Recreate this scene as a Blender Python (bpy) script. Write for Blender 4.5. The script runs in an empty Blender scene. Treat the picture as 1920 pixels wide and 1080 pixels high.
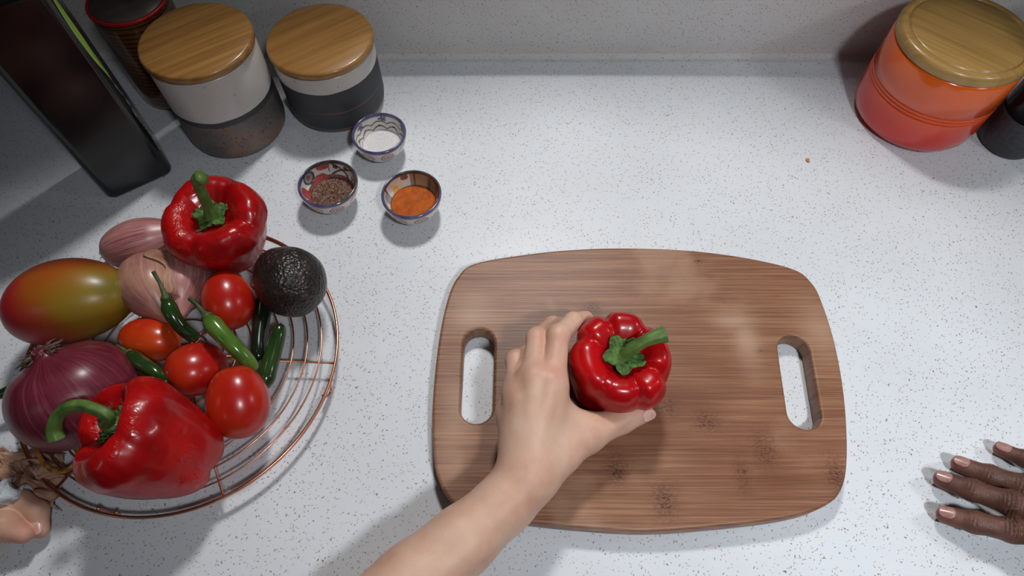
import bpy, bmesh, math, random
import numpy as np
from mathutils import Vector, Matrix, Euler, Quaternion
from mathutils.noise import noise as pnoise

PI = math.pi
S = bpy.context.scene
COL = S.collection

# ------------------------------------------------------------------ camera, light, exposure
CAM_H, FPX, TILT = 0.60, 1220.0, math.radians(29.5)      # height over the worktop, focal length in px, tilt from straight down
cd = bpy.data.cameras.new('camera'); cam = bpy.data.objects.new('camera', cd); COL.objects.link(cam)
cam.location = (0, 0, CAM_H); cam.rotation_euler = (TILT, 0, 0)
cd.sensor_width = 36; cd.lens = 36 * FPX / 1920; cd.clip_start = 0.01
S.camera = cam

S.view_settings.view_transform = 'Standard'; S.view_settings.look = 'None'
S.view_settings.gamma = 1; S.view_settings.use_curve_mapping = False
S.view_settings.exposure = 0.0

w = bpy.data.worlds.new('room_air'); S.world = w; w.use_nodes = True
w.node_tree.nodes['Background'].inputs[0].default_value = (0.85, 0.92, 1.0, 1)
w.node_tree.nodes['Background'].inputs[1].default_value = 0.018

def area(name, loc, target, size, watts, color, spread=180):
    l = bpy.data.lights.new(name, 'AREA'); l.shape = 'DISK'; l.size = size; l.energy = watts; l.color = color
    l.spread = math.radians(spread)
    o = bpy.data.objects.new(name, l); COL.objects.link(o); o.location = loc
    o.rotation_euler = (Vector(target) - Vector(loc)).to_track_quat('-Z', 'Y').to_euler()
    return o
def spot(name, loc, target, radius, watts, color, cone, blend):
    l = bpy.data.lights.new(name, 'SPOT'); l.shadow_soft_size = radius; l.energy = watts; l.color = color
    l.spot_size = math.radians(cone); l.spot_blend = blend
    o = bpy.data.objects.new(name, l); COL.objects.link(o); o.location = loc
    o.rotation_euler = (Vector(target) - Vector(loc)).to_track_quat('-Z', 'Y').to_euler()
    return o
spot('shaded_lamp', (0.06, 1.05, 1.35), (0.06, -0.42, 0), 0.10, 54.0, (1.0, 0.985, 0.97), 63.0, 0.08)
area('right_lamp', (0.80, 0.24, 0.50), (0.3, 0.20, 0), 0.09, 0.7, (0.93, 0.97, 1.0))
area('front_downlight', (0.42, -0.42, 1.30), (0.25, 0.13, 0), 0.16, 1.95, (0.90, 0.95, 1.0), 68)
area('window_light', (-0.95, -0.45, 0.75), (-0.1, 0.35, 0), 0.16, 0.16, (0.88, 0.94, 1.0))

# ------------------------------------------------------------------ helpers
def s2l(c):
    return tuple((x / 12.92 if x <= 0.04045 else ((x + 0.055) / 1.055) ** 2.4) for x in c)
def rgb(r, g, b):
    return s2l((r / 255, g / 255, b / 255)) + (1.0,)

sT, cT = math.sin(TILT), math.cos(TILT)
def at(u, v, z=0.0):
    """world point at height z that the photograph shows at (u, v) of 1920x1080"""
    xc = (u - 960) / FPX; yc = -(v - 540) / FPX
    D = (CAM_H - z) / (cT - yc * sT)
    return Vector((xc * D, D * (sT + yc * cT), z))

class Mat:
    def __init__(self, name, color=(0.5, 0.5, 0.5, 1), rough=0.5, metal=0, coat=0, spec=0.5, sss=0, trans=0, ior=1.45):
        self.m = bpy.data.materials.new(name); self.m.use_nodes = True
        self.nt = self.m.node_tree; self.p = self.nt.nodes['Principled BSDF']
        i = self.p.inputs
        i['Base Color'].default_value = color; i['Roughness'].default_value = rough; i['Metallic'].default_value = metal
        i['Coat Weight'].default_value = coat; i['Coat Roughness'].default_value = 0.12
        i['Specular IOR Level'].default_value = spec; i['Transmission Weight'].default_value = trans; i['IOR'].default_value = ior
        if sss:
            i['Subsurface Weight'].default_value = sss; i['Subsurface Radius'].default_value = (1, 0.35, 0.2); i['Subsurface Scale'].default_value = 0.006
        self._co = None
    def n(self, t, **k):
        nd = self.nt.nodes.new(t)
        for a, b in k.items():
            if a in nd.inputs: nd.inputs[a].default_value = b
            else: setattr(nd, a, b)
        return nd
    def l(self, a, b): self.nt.links.new(a, b)
    def co(self, scale=(1, 1, 1), rot=(0, 0, 0), src='Object'):
        if self._co is None: self._co = self.n('ShaderNodeTexCoord')
        v = self._co.outputs[src]
        if any(rot):
            mr = self.n('ShaderNodeMapping'); mr.inputs['Rotation'].default_value = rot; self.l(v, mr.inputs[0]); v = mr.outputs[0]
        mp = self.n('ShaderNodeMapping'); mp.inputs['Scale'].default_value = scale
        self.l(v, mp.inputs[0]); return mp.outputs[0]
    def noise(self, scale, detail=3, vec=None, rough=0.5, dist=0):
        t = self.n('ShaderNodeTexNoise'); t.inputs['Scale'].default_value = scale; t.inputs['Detail'].default_value = detail
        t.inputs['Roughness'].default_value = rough; t.inputs['Distortion'].default_value = dist
        self.l(vec if vec is not None else self.co(), t.inputs['Vector']); return t.outputs['Fac']
    def ramp(self, fac, stops, interp='LINEAR'):
        r = self.n('ShaderNodeValToRGB'); cr = r.color_ramp; cr.interpolation = interp
        while len(cr.elements) < len(stops): cr.elements.new(0.5)
        for e, (p, c) in zip(cr.elements, stops):
            e.position = p; e.color = c if len(c) == 4 else tuple(c) + (1,)
        self.l(fac, r.inputs[0]); return r.outputs[0]
    def mix(self, fac, a, b, mode='MIX'):
        m = self.n('ShaderNodeMix'); m.data_type = 'RGBA'; m.blend_type = mode
        for s, x in ((m.inputs[0], fac), (m.inputs[6], a), (m.inputs[7], b)):
            if isinstance(x, (int, float, tuple)): s.default_value = x
            else: self.l(x, s)
        return m.outputs[2]
    def math(self, op, a, b=0.0, c=None):
        m = self.n('ShaderNodeMath'); m.operation = op
        for k, x in enumerate((a, b, c)):
            if x is None: continue
            if isinstance(x, (int, float)): m.inputs[k].default_value = x
            else: self.l(x, m.inputs[k])
        return m.outputs[0]
    def base(self, c): self.l(c, self.p.inputs['Base Color'])
    def bump(self, h, strength=0.3, dist=0.001, coat=False):
        b = self.n('ShaderNodeBump'); b.inputs['Strength'].default_value = strength; b.inputs['Distance'].default_value = dist
        self.l(h, b.inputs['Height']); self.l(b.outputs[0], self.p.inputs['Normal'])
        if coat: self.l(b.outputs[0], self.p.inputs['Coat Normal'])
        return b
    def attr(self, name='paint'):
        a = self.n('ShaderNodeAttribute'); a.attribute_name = name; return a.outputs['Color']

def new_obj(name, me, mat, parent=None, smooth=True):
    if isinstance(mat, Mat): mat = mat.m
    if mat: me.materials.append(mat)
    if smooth:
        me.polygons.foreach_set('use_smooth', [True] * len(me.polygons))
    o = bpy.data.objects.new(name, me); COL.objects.link(o)
    if parent: o.parent = parent
    return o
def pydata(name, V, F, mat, parent=None, smooth=True):
    me = bpy.data.meshes.new(name); me.from_pydata([tuple(v) for v in V], [], [tuple(f) for f in F]); me.update()
    return new_obj(name, me, mat, parent, smooth)
def tag(o, label, cat, group=None, kind=None):
    o['label'] = label; o['category'] = cat
    if group: o['group'] = group
    if kind: o['kind'] = kind
    return o
def empty(name, loc=(0, 0, 0), rot=(0, 0, 0)):
    o = bpy.data.objects.new(name, None); COL.objects.link(o); o.location = loc; o.rotation_euler = rot
    o.empty_display_size = 0.02
    return o
def paint(o, fn):
    """per-vertex pigment: fn(local position) -> linear rgb"""
    me = o.data; a = me.color_attributes.new('paint', 'FLOAT_COLOR', 'POINT')
    buf = np.ones((len(me.vertices), 4), dtype=np.float32)
    for i, v in enumerate(me.vertices): buf[i, :3] = fn(v.co)[:3]
    a.data.foreach_set('color', buf.ravel())

def lathe(profile, n=48, fn=None):
    """surface of revolution; fn(r, z, theta, t) -> (x, y, z) may bend it; profile points with r == 0 become poles"""
    V, F, rows = [], [], []
    m = len(profile)
    for j, (r, z) in enumerate(profile):
        t = j / (m - 1)
        if r < 1e-6:
            V.append(fn(0, z, 0, t) if fn else (0, 0, z)); rows.append([len(V) - 1] * n)
        else:
            row = []
            for i in range(n):
                th = 2 * PI * i / n
                V.append(fn(r, z, th, t) if fn else (r * math.cos(th), r * math.sin(th), z)); row.append(len(V) - 1)
            rows.append(row)
    for a, b in zip(rows[:-1], rows[1:]):
        for i in range(n):
            k = (i + 1) % n
            q = [a[i], a[k], b[k], b[i]]
            q2 = [x for p, x in enumerate(q) if x not in q[:p]]
            if len(q2) >= 3: F.append(q2)
    return V, F
def spline(pts, n, closed=False):
    """Catmull-Rom through tuples of any dimension"""
    P = [np.array(p, float) for p in pts]; m = len(P); out = []
    segs = m if closed else m - 1
    for s in range(segs):
        if closed: p0, p1, p2, p3 = P[(s - 1) % m], P[s], P[(s + 1) % m], P[(s + 2) % m]
        else: p0, p1, p2, p3 = P[max(s - 1, 0)], P[s], P[s + 1], P[min(s + 2, m - 1)]
        for k in range(n):
            t = k / n
            out.append(0.5 * ((2 * p1) + (-p0 + p2) * t + (2 * p0 - 5 * p1 + 4 * p2 - p3) * t * t + (-p0 + 3 * p1 - 3 * p2 + p3) * t ** 3))
    if not closed: out.append(P[-1])
    return out
def tube(path, radii, n=12, closed=False, ribs=0, ribd=0.0):
    P = [Vector(tuple(p)) for p in path]; m = len(P); V, F = [], []
    if not hasattr(radii, '__len__'): radii = [radii] * m
    T = []
    for i in range(m):
        a = P[(i - 1) % m] if (closed or i > 0) else P[i]; b = P[(i + 1) % m] if (closed or i < m - 1) else P[i]
        T.append((b - a).normalized())
    ref = Vector((0, 0, 1)) if abs(T[0].z) < 0.9 else Vector((1, 0, 0))
    N = (ref - T[0] * ref.dot(T[0])).normalized()
    for i in range(m):
        N = (N - T[i] * N.dot(T[i])).normalized(); B = T[i].cross(N)
        for k in range(n):
            a = 2 * PI * k / n; r = radii[i] * (1 + (ribd * math.cos(ribs * a) if ribs else 0))
            V.append(P[i] + (N * math.cos(a) + B * math.sin(a)) * r)
    for i in range(m if closed else m - 1):
        j = (i + 1) % m
        for k in range(n):
            l = (k + 1) % n
            F.append((i * n + k, i * n + l, j * n + l, j * n + k))
    if not closed:
        F.append(tuple(reversed(range(n)))); F.append(tuple(range((m - 1) * n, m * n)))
    return V, F
def merge(*parts):
    V, F = [], []
    for v, f in parts:
        o = len(V); V += [tuple(x) for x in v]; F += [tuple(i + o for i in q) for q in f]
    return V, F
def xf(vf, M):
    return [M @ Vector(tuple(v)) for v in vf[0]], vf[1]
def frame(zaxis, xhint=(1, 0, 0)):
    z = Vector(zaxis).normalized(); x = Vector(xhint); x = (x - z * x.dot(z)).normalized(); y = z.cross(x)
    return Matrix((x, y, z)).transposed()
def place(o, loc, zaxis=(0, 0, 1), xhint=(1, 0, 0)):
    o.location = loc; o.rotation_euler = frame(zaxis, xhint).to_euler()
    return o

# signed-distance bodies (one continuous skin) meshed with surface nets
class Field:
    def __init__(self, lo, hi, h):
        self.lo = np.array(lo, float); self.h = h
        self.n = np.ceil((np.array(hi) - self.lo) / h).astype(int) + 1
        self.F = np.full(self.n, 0.05)
    def new(self):
        g = Field.__new__(Field); g.lo, g.h, g.n = self.lo, self.h, self.n; g.F = np.full(self.n, 0.05); return g
    def cone(self, a, b, ra, rb, k=0.004, ripple=None):
        a = np.array(tuple(a)); b = np.array(tuple(b)); pad = max(ra, rb) + 0.014
        lo = np.maximum(((np.minimum(a, b) - pad - self.lo) / self.h).astype(int), 0)
        hi = np.minimum(((np.maximum(a, b) + pad - self.lo) / self.h).astype(int) + 2, self.n)
        if (hi <= lo).any(): return self
        ax = [self.lo[i] + self.h * np.arange(lo[i], hi[i]) for i in range(3)]
        X, Y, Z = np.meshgrid(*ax, indexing='ij')
        ab = b - a; L2 = max(ab @ ab, 1e-12)
        t = np.clip(((X - a[0]) * ab[0] + (Y - a[1]) * ab[1] + (Z - a[2]) * ab[2]) / L2, 0, 1)
        d = np.sqrt((X - a[0] - t * ab[0]) ** 2 + (Y - a[1] - t * ab[1]) ** 2 + (Z - a[2] - t * ab[2]) ** 2) - (ra + (rb - ra) * t)
        s = self.F[lo[0]:hi[0], lo[1]:hi[1], lo[2]:hi[2]]
        hh = np.maximum(k - np.abs(s - d), 0) / k
        self.F[lo[0]:hi[0], lo[1]:hi[1], lo[2]:hi[2]] = np.minimum(s, d) - hh * hh * k * 0.25
        return self
    def chain(self, pts, radii, k=0.004):
        for i in range(len(pts) - 1): self.cone(pts[i], pts[i + 1], radii[i], radii[i + 1], k)
        return self
    def join(self, g, k):
        hh = np.maximum(k - np.abs(self.F - g.F), 0) / k
        self.F = np.minimum(self.F, g.F) - hh * hh * k * 0.25
        return self
    def crease(self, c, d, amp, lam, width, up=(0, 0, 1)):
        """fine skin folds across direction d, at c, on the side facing up"""
        c = np.array(tuple(c)); d = np.array(tuple(Vector(d).normalized())); u = np.array(up, float)
        pad = 0.014
        lo = np.maximum(((c - pad - self.lo) / self.h).astype(int), 0); hi = np.minimum(((c + pad - self.lo) / self.h).astype(int) + 2, self.n)
        if (hi <= lo).any(): return
        ax = [self.lo[i] + self.h * np.arange(lo[i], hi[i]) for i in range(3)]
        X, Y, Z = np.meshgrid(*ax, indexing='ij'); R = np.stack([X - c[0], Y - c[1], Z - c[2]], -1)
        s = R @ d; q = R @ u; lat = np.sqrt(np.maximum((R ** 2).sum(-1) - s * s - q * q, 0))
        s = s + 1.5 * lat ** 2 / 0.01 * 0.05
        g = np.exp(-(s / width) ** 2) * np.clip(q / 0.006, 0, 1)
        self.F[lo[0]:hi[0], lo[1]:hi[1], lo[2]:hi[2]] += amp * g * np.cos(2 * PI * s / lam)
    def mesh(self):
        F = self.F; n = F.shape; S_ = F < 0
        c = [(0, 0, 0), (1, 0, 0), (0, 1, 0), (1, 1, 0), (0, 0, 1), (1, 0, 1), (0, 1, 1), (1, 1, 1)]
        sl = lambda A, o: A[o[0]:n[0] - 1 + o[0], o[1]:n[1] - 1 + o[1], o[2]:n[2] - 1 + o[2]]
        cnt = sum(sl(S_, o).astype(np.int8) for o in c)
        mask = (cnt > 0) & (cnt < 8); idx = np.argwhere(mask)
        ids = np.full(mask.shape, -1, int); ids[mask] = np.arange(len(idx))
        vals = np.stack([F[idx[:, 0] + o[0], idx[:, 1] + o[1], idx[:, 2] + o[2]] for o in c], 1)
        acc = np.zeros((len(idx), 3)); num = np.zeros(len(idx))
        for a in range(8):
            for b in range(a + 1, 8):
                if sum(abs(c[a][q] - c[b][q]) for q in range(3)) != 1: continue
                fa, fb = vals[:, a], vals[:, b]; cr = (fa < 0) != (fb < 0)
                t = np.where(cr, fa / np.where(cr, fa - fb, 1), 0)
                pos = np.array(c[a])[None] + t[:, None] * (np.array(c[b]) - np.array(c[a]))[None]
                acc += pos * cr[:, None]; num += cr
        V = self.lo + self.h * (idx + acc / num[:, None])
        Q = []
        for ax in range(3):
            o = [0, 0, 0]; o[ax] = 1
            A = S_[:n[0] - o[0], :n[1] - o[1], :n[2] - o[2]]; B = S_[o[0]:, o[1]:, o[2]:]
            e = np.argwhere(A != B); u, v = (ax + 1) % 3, (ax + 2) % 3
            ok = (e[:, u] > 0) & (e[:, v] > 0) & (e[:, u] < n[u] - 1) & (e[:, v] < n[v] - 1)
            e = e[ok]; ins = A[e[:, 0], e[:, 1], e[:, 2]]
            def g(du, dv):
                q = e.copy(); q[:, u] += du; q[:, v] += dv; return ids[q[:, 0], q[:, 1], q[:, 2]]
            quad = np.stack([g(-1, -1), g(0, -1), g(0, 0), g(-1, 0)], 1)
            quad[~ins] = quad[~ins][:, ::-1]
            Q.append(quad)
        Q = np.concatenate(Q); Q = Q[(Q >= 0).all(1)]
        # light smoothing
        for it in range(2):
            s = np.zeros_like(V); k = np.zeros(len(V))
            for a in range(4):
                np.add.at(s, Q[:, a], V[Q[:, (a + 1) % 4]]); np.add.at(k, Q[:, a], 1)
                np.add.at(s, Q[:, a], V[Q[:, (a + 3) % 4]]); np.add.at(k, Q[:, a], 1)
            V = V * 0.5 + 0.5 * s / np.maximum(k, 1)[:, None]
        return V, Q
def np_mesh(name, V, Q, mat, parent=None):
    me = bpy.data.meshes.new(name)
    me.vertices.add(len(V)); me.vertices.foreach_set('co', V.astype(np.float32).ravel())
    me.loops.add(Q.size); me.loops.foreach_set('vertex_index', Q.astype(np.int32).ravel())
    me.polygons.add(len(Q)); me.polygons.foreach_set('loop_start', np.arange(0, Q.size, 4, dtype=np.int32))
    me.update(calc_edges=True); me.validate()
    return new_obj(name, me, mat, parent)

# ------------------------------------------------------------------ materials of the setting
def quartz(name, c0, c1, rough=0.32):
    m = Mat(name, rough=rough, spec=0.45)
    tone = m.ramp(m.noise(5, 4), [(0.3, c0), (0.7, c1)])
    col = tone
    patch = m.noise(22, 3)
    for k, (sc, thr, gate, c) in enumerate([(390, 0.20, 0.56, rgb(128, 114, 106)), (460, 0.23, 0.50, rgb(178, 156, 140)), (330, 0.16, 0.74, rgb(84, 72, 66))]):
        v = m.n('ShaderNodeTexVoronoi'); v.inputs['Scale'].default_value = sc
        d = m.n('ShaderNodeTexNoise'); d.inputs['Scale'].default_value = sc * 0.9; d.inputs['Detail'].default_value = 2
        co = m.co(scale=(1, 0.55, 0.8), rot=(0.3 * k, 0.2 * k, 0.9 * k + 0.4)); m.l(co, d.inputs['Vector'])
        add = m.n('ShaderNodeVectorMath'); add.operation = 'MULTIPLY_ADD'
        m.l(d.outputs['Color'], add.inputs[0]); add.inputs[1].default_value = (1.2 / sc,) * 3; m.l(co, add.inputs[2])
        m.l(add.outputs[0], v.inputs['Vector'])
        sep = m.n('ShaderNodeSeparateColor'); m.l(v.outputs['Color'], sep.inputs[0])
        near = m.math('LESS_THAN', v.outputs['Distance'], thr)
        g = m.math('GREATER_THAN', m.math('ADD', sep.outputs[0], m.math('MULTIPLY', m.math('SUBTRACT', patch, 0.5), 0.5)), gate)
        col = m.mix(m.math('MULTIPLY', m.math('MULTIPLY', near, g), 0.85), col, c)
    m.base(col)
    return m
M_counter = quartz('counter_quartz', rgb(202, 205, 209), rgb(214, 217, 221), 0.42)
M_splash = quartz('splash_quartz', rgb(200, 196, 194), rgb(212, 208, 206), 0.38)

def box(lo, hi, bevel=0.0):
    bm = bmesh.new(); bmesh.ops.create_cube(bm, size=1)
    for v in bm.verts: v.co = Vector([(lo[i] + hi[i]) / 2 + v.co[i] * (hi[i] - lo[i]) for i in range(3)])
    if bevel: bmesh.ops.bevel(bm, geom=list(bm.edges), offset=bevel, segments=3, profile=0.5, affect='EDGES')
    return bm
def bm_obj(name, bm, mat, parent=None, smooth=False):
    me = bpy.data.meshes.new(name); bm.to_mesh(me); bm.free()
    return new_obj(name, me, mat, parent, smooth)

o = bm_obj('countertop', box((-1.5, -0.06, -0.03), (1.5, 0.72, 0.0), 0.003), M_counter); o['kind'] = 'structure'
o['label'] = 'white speckled quartz worktop'
# the joint to the upstand: a shallow cove, as in the photo
bm = bmesh.new()
prof = [(0.693, 0.112), (0.693, 0.012)] + [(0.693 - 0.008 * (1 - math.cos(a)), 0.008 - 0.008 * math.sin(a)) for a in [PI / 8, PI / 4, 3 * PI / 8, PI / 2]] + [(0.683, 0.0005), (0.72, 0.0005), (0.72, 0.112)]
vs = [[bm.verts.new((x, y, z)) for (y, z) in prof] for x in (-1.5, 1.5)]
for i in range(len(prof)):
    k = (i + 1) % len(prof); bm.faces.new((vs[0][i], vs[1][i], vs[1][k], vs[0][k]))
bm.faces.new(vs[0]); bm.faces.new(list(reversed(vs[1])))
bmesh.ops.recalc_face_normals(bm, faces=bm.faces)
o = bm_obj('wall_back', bm, M_splash); o['kind'] = 'structure'; o['label'] = 'speckled quartz splashback behind the worktop'

# ------------------------------------------------------------------ cutting board
def bamboo():
    m = Mat('board_bamboo', rough=0.42, spec=0.4)
    fine = m.noise(1.0, 6, m.co(scale=(6, 520, 40)), 0.7, 0.4)
    mid = m.noise(1.0, 3, m.co(scale=(2.5, 90, 10)), 0.5)
    vfine = m.noise(1.0, 3, m.co(scale=(16, 1500, 40)), 0.7)
    strip = m.ramp(fine, [(0.32, rgb(62, 34, 22)), (0.43, rgb(116, 70, 46)), (0.52, rgb(148, 98, 68)), (0.60, rgb(180, 134, 102)), (0.70, rgb(132, 112, 108))])
    c = m.mix(m.ramp(mid, [(0.35, (0, 0, 0)), (0.7, (1, 1, 1))]), m.mix(0.42, strip, rgb(92, 54, 36)), m.mix(0.18, strip, rgb(180, 140, 110)))
    c = m.mix(0.30, c, m.ramp(vfine, [(0.35, rgb(84, 48, 32)), (0.65, rgb(186, 142, 110))]))
    # worn pale patch, darker middle
    worn = m.ramp(m.noise(9, 4), [(0.58, (0, 0, 0)), (0.66, (1, 1, 1))])
    c = m.mix(0.18, c, rgb(96, 56, 36)); c = m.mix(m.math('MULTIPLY', worn, 0.30), c, rgb(186, 152, 128))
    knot = m.ramp(m.noise(1.0, 3, m.co(scale=(330, 620, 40)), 0.6), [(0.46, (0, 0, 0)), (0.56, (1, 1, 1))])
    c = m.mix(m.math('MULTIPLY', m.math('MULTIPLY', m.attr('node'), m.math('ADD', m.math('MULTIPLY', knot, 0.75), 0.30)), 1.0), c, rgb(66, 34, 22))
    c = m.mix(m.math('MULTIPLY', m.attr('dark_zone'), 0.55), c, rgb(96, 50, 30))  # mixes a darker brown into the masked zones
    c = m.mix(m.math('MULTIPLY', m.attr('pale'), 0.5), c, rgb(190, 158, 134))
    m.base(c); m.bump(fine, 0.25, 0.0006)
    return m
outline_px = [(1180, 464), (1090, 466), (1000, 474), (893, 492), (858, 518), (838, 562), (822, 640), (811, 750), (812, 850), (822, 900), (846, 940), (888, 962),
              (985, 979), (1190, 996), (1350, 987), (1480, 970), (1548, 948), (1580, 915), (1590, 850), (1584, 740), (1566, 640), (1541, 562), (1522, 528), (1488, 503), (1400, 482), (1290, 468)]
BT = 0.022
def slot_px(pts): return [at(u, v, BT) for u, v in pts]
outer = [Vector((p[0], p[1], 0)) for p in spline([tuple(at(u, v, BT))[:2] for u, v in outline_px], 8, True)]
def slot(pa, pb, r):
    a = at(*pa, BT); b = at(*pb, BT); a.z = b.z = 0; d = (b - a).normalized(); nrm = Vector((-d.y, d.x, 0)); out = []
    for k in range(17): t = PI * k / 16; out.append(b + (nrm * math.cos(t) + d * math.sin(t)) * r)
    for k in range(17): t = PI * k / 16; out.append(a + (-nrm * math.cos(t) - d * math.sin(t)) * r)
    return out
sl1 = slot((898, 643), (893, 764), 0.0150); sl2 = slot((1489, 656), (1508, 774), 0.0152)
cu = bpy.data.curves.new('board_outline', 'CURVE'); cu.dimensions = '2D'; cu.fill_mode = 'BOTH'
for loop in (outer, sl1, sl2):
    sp = cu.splines.new('POLY'); sp.points.add(len(loop) - 1); sp.use_cyclic_u = True
    for p, q in zip(sp.points, loop): p.co = (q.x, q.y, 0, 1)
cu.extrude = BT / 2 - 0.0032; cu.bevel_depth = 0.0030; cu.bevel_resolution = 3
# curve bevel grows outward: shrink by offset
cu.offset = -0.0030
tmp = bpy.data.objects.new('tmp', cu); COL.objects.link(tmp)
bpy.context.view_layer.update()
me = bpy.data.meshes.new_from_object(tmp.evaluated_get(bpy.context.evaluated_depsgraph_get()))
bpy.data.objects.remove(tmp)
bm = bmesh.new(); bm.from_mesh(me)
bmesh.ops.remove_doubles(bm, verts=bm.verts, dist=1e-5)
zs = [v.co.z for v in bm.verts]; z0, z1 = min(zs), max(zs)
for v in bm.verts: v.co.z = (v.co.z - z0) / (z1 - z0) * (BT - 0.0005) + 0.0005
# cut the top into a fine grid so pigment marks can be painted
for k in range(90):
    x = -0.10 + k * 0.005
    bmesh.ops.bisect_plane(bm, geom=bm.verts[:] + bm.edges[:] + bm.faces[:], plane_co=(x, 0, 0), plane_no=(1, 0, 0))
for k in range(75):
    y = 0.07 + k * 0.0045
    bmesh.ops.bisect_plane(bm, geom=bm.verts[:] + bm.edges[:] + bm.faces[:], plane_co=(0, y, 0), plane_no=(0, 1, 0))
bm.to_mesh(me); bm.free()
me.name = 'cutting_board'
board = new_obj('cutting_board', me, bamboo(), smooth=False)
tag(board, 'bamboo cutting board with two slot handles and curved sides under the held pepper', 'cutting board')
nodes = [(at(u, v, BT), sx, sy) for u, v, sx, sy in [(1325, 790, .012, .010), (1435, 845, .010, .018), (1392, 890, .006, .016), (1568, 890, .009, .018), (1248, 938, .011, .016), (1155, 880, .010, .014), (1110, 575, .010, .006), (1310, 490, .004, .003), (1425, 658, .005, .003), (860, 700, .006, .003), (1250, 760, .012, .012)]]
pales = [(at(u, v, BT), sx, sy) for u, v, sx, sy in [(1400, 640, .012, .03), (1375, 600, .020, .012), (885, 580, .02, .02), (1540, 620, .02, .03), (850, 800, .015, .05)]]
def splat(lst, co, jit):
    a = 0
    for c, sx, sy in lst:
        dx = (co.x - c.x) / sx; dy = (co.y - c.y) / sy; a = max(a, math.exp(-(dx * dx + dy * dy)))
    return a * (0.85 + jit * 0.6) if a > 0.02 else 0
dark_zones = [(at(1250, 740, BT), .085, .07), (at(1400, 860, BT), .09, .05)]  # two broad zones of darker brown, middle and near right
for nm, lst in (('node', nodes), ('pale', pales), ('dark_zone', dark_zones)):
    at_ = me.color_attributes.new(nm, 'FLOAT_COLOR', 'POINT'); buf = np.ones((len(me.vertices), 4), np.float32)
    for i, v in enumerate(me.vertices):
        q = max(0, min(1, splat(lst, v.co, pnoise(Vector((v.co.x * (90 if nm == 'node' else 20), v.co.y * (300 if nm == 'node' else 40), 3))))))
        buf[i, :3] = q
    at_.data.foreach_set('color', buf.ravel())

# ------------------------------------------------------------------ canisters
def lid_wood(name, c0, c1, rough=0.35, ang=0.5):
    m = Mat(name, rough=rough, coat=0.25)
    g = m.noise(1.0, 4, m.co(scale=(6, 160, 60), rot=(0, 0, ang)), 0.55, 0.4)
    b = m.noise(1.0, 2, m.co(scale=(3, 45, 20), rot=(0, 0, ang)))
    m.base(m.mix(m.ramp(b, [(0.4, (0, 0, 0)), (0.62, (1, 1, 1))]), m.ramp(g, [(0.3, c0), (0.7, c1)]), m.mix(0.45, m.ramp(g, [(0.3, c0), (0.7, c1)]), c1)))
    m.bump(g, 0.08, 0.0005)
    return m
M_lid = lid_wood('canister_lid_wood', rgb(126, 86, 42), rgb(170, 124, 66), ang=-0.62)
M_crocklid = lid_wood('crock_lid_wood', rgb(156, 118, 62), rgb(186, 148, 86), ang=0.7)

def canister(loc, r, h, band_hi, band_lo, rim, label, seed):
    t = empty('storage_canister', loc)
    m = Mat('canister_glaze', rough=0.28, spec=0.5)
    co = m.n('ShaderNodeTexCoord'); sep = m.n('ShaderNodeSeparateXYZ'); m.l(co.outputs['Object'], sep.inputs[0])
    z = m.math('ADD', sep.outputs[2], m.math('MULTIPLY', m.math('SUBTRACT', m.noise(25, 3), 0.5), 0.004))
    white = m.mix(m.ramp(m.noise(120, 3), [(0.66, (0, 0, 0)), (0.74, (1, 1, 1))]), rgb(196, 190, 184), rgb(158, 140, 128))
    clay = m.ramp(m.noise(24, 5, rough=0.65), [(0.35, rgb(80, 78, 77)), (0.52, rgb(104, 96, 92)), (0.66, rgb(132, 100, 84))])
    clay = m.mix(m.ramp(m.noise(260, 2), [(0.62, (0, 0, 0)), (0.7, (1, 1, 1))]), clay, rgb(60, 54, 50))
    c = m.mix(m.math('GREATER_THAN', z, band_lo), clay, rgb(58, 59, 62))
    if seed == 2: c = m.mix(m.math('MULTIPLY', m.math('COMPARE', z, 0.036, 0.0007), m.ramp(m.noise(20, 2), [(0.4, (0, 0, 0)), (0.6, (1, 1, 1))])), c, rgb(120, 84, 66))
    c = m.mix(m.math('GREATER_THAN', z, band_hi), c, white)
    m.base(c)
    m.l(m.math('ADD', m.math('MULTIPLY', m.math('LESS_THAN', z, band_hi), 0.25), 0.25), m.p.inputs['Roughness'])
    bh = h - 0.010
    prof = [(0, 0.0005), (r - 0.010, 0.0005), (r - 0.004, 0.002), (r - 0.0012, 0.006), (r, 0.014), (r, bh * 0.5), (r, bh - 0.004), (r - 0.0015, bh - 0.001), (r - 0.004, bh), (r - 0.007, bh - 0.002), (r - 0.007, 0.02), (0, 0.018)]
    V, F = lathe(prof, 96); pydata('body', V, F, m, t)
    rl = r + rim
    prof = [(0, h - 0.0115), (r - 0.008, h - 0.0115), (r - 0.008, bh + 0.0003), (rl - 0.002, bh + 0.0003), (rl, bh + 0.002), (rl, h - 0.003), (rl - 0.0008, h - 0.001), (rl - 0.003, h), (rl * 0.5, h + 0.0002), (0, h + 0.0002)]
    V, F = lathe(prof, 96); pydata('lid', V, F, M_lid, t)
    tag(t, label, 'canister')
    return t
canister((-0.336, 0.570, 0), 0.0585, 0.130, 0.064, 0.056, 0.0015, 'taller wooden-lidded canister, wide white glaze over thin dark band and grey-brown base', 1)
canister((-0.219, 0.612, 0), 0.0590, 0.097, 0.066, 0.010, 0.0015, 'shorter wooden-lidded canister, narrow white glaze above wide charcoal base', 2)

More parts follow.
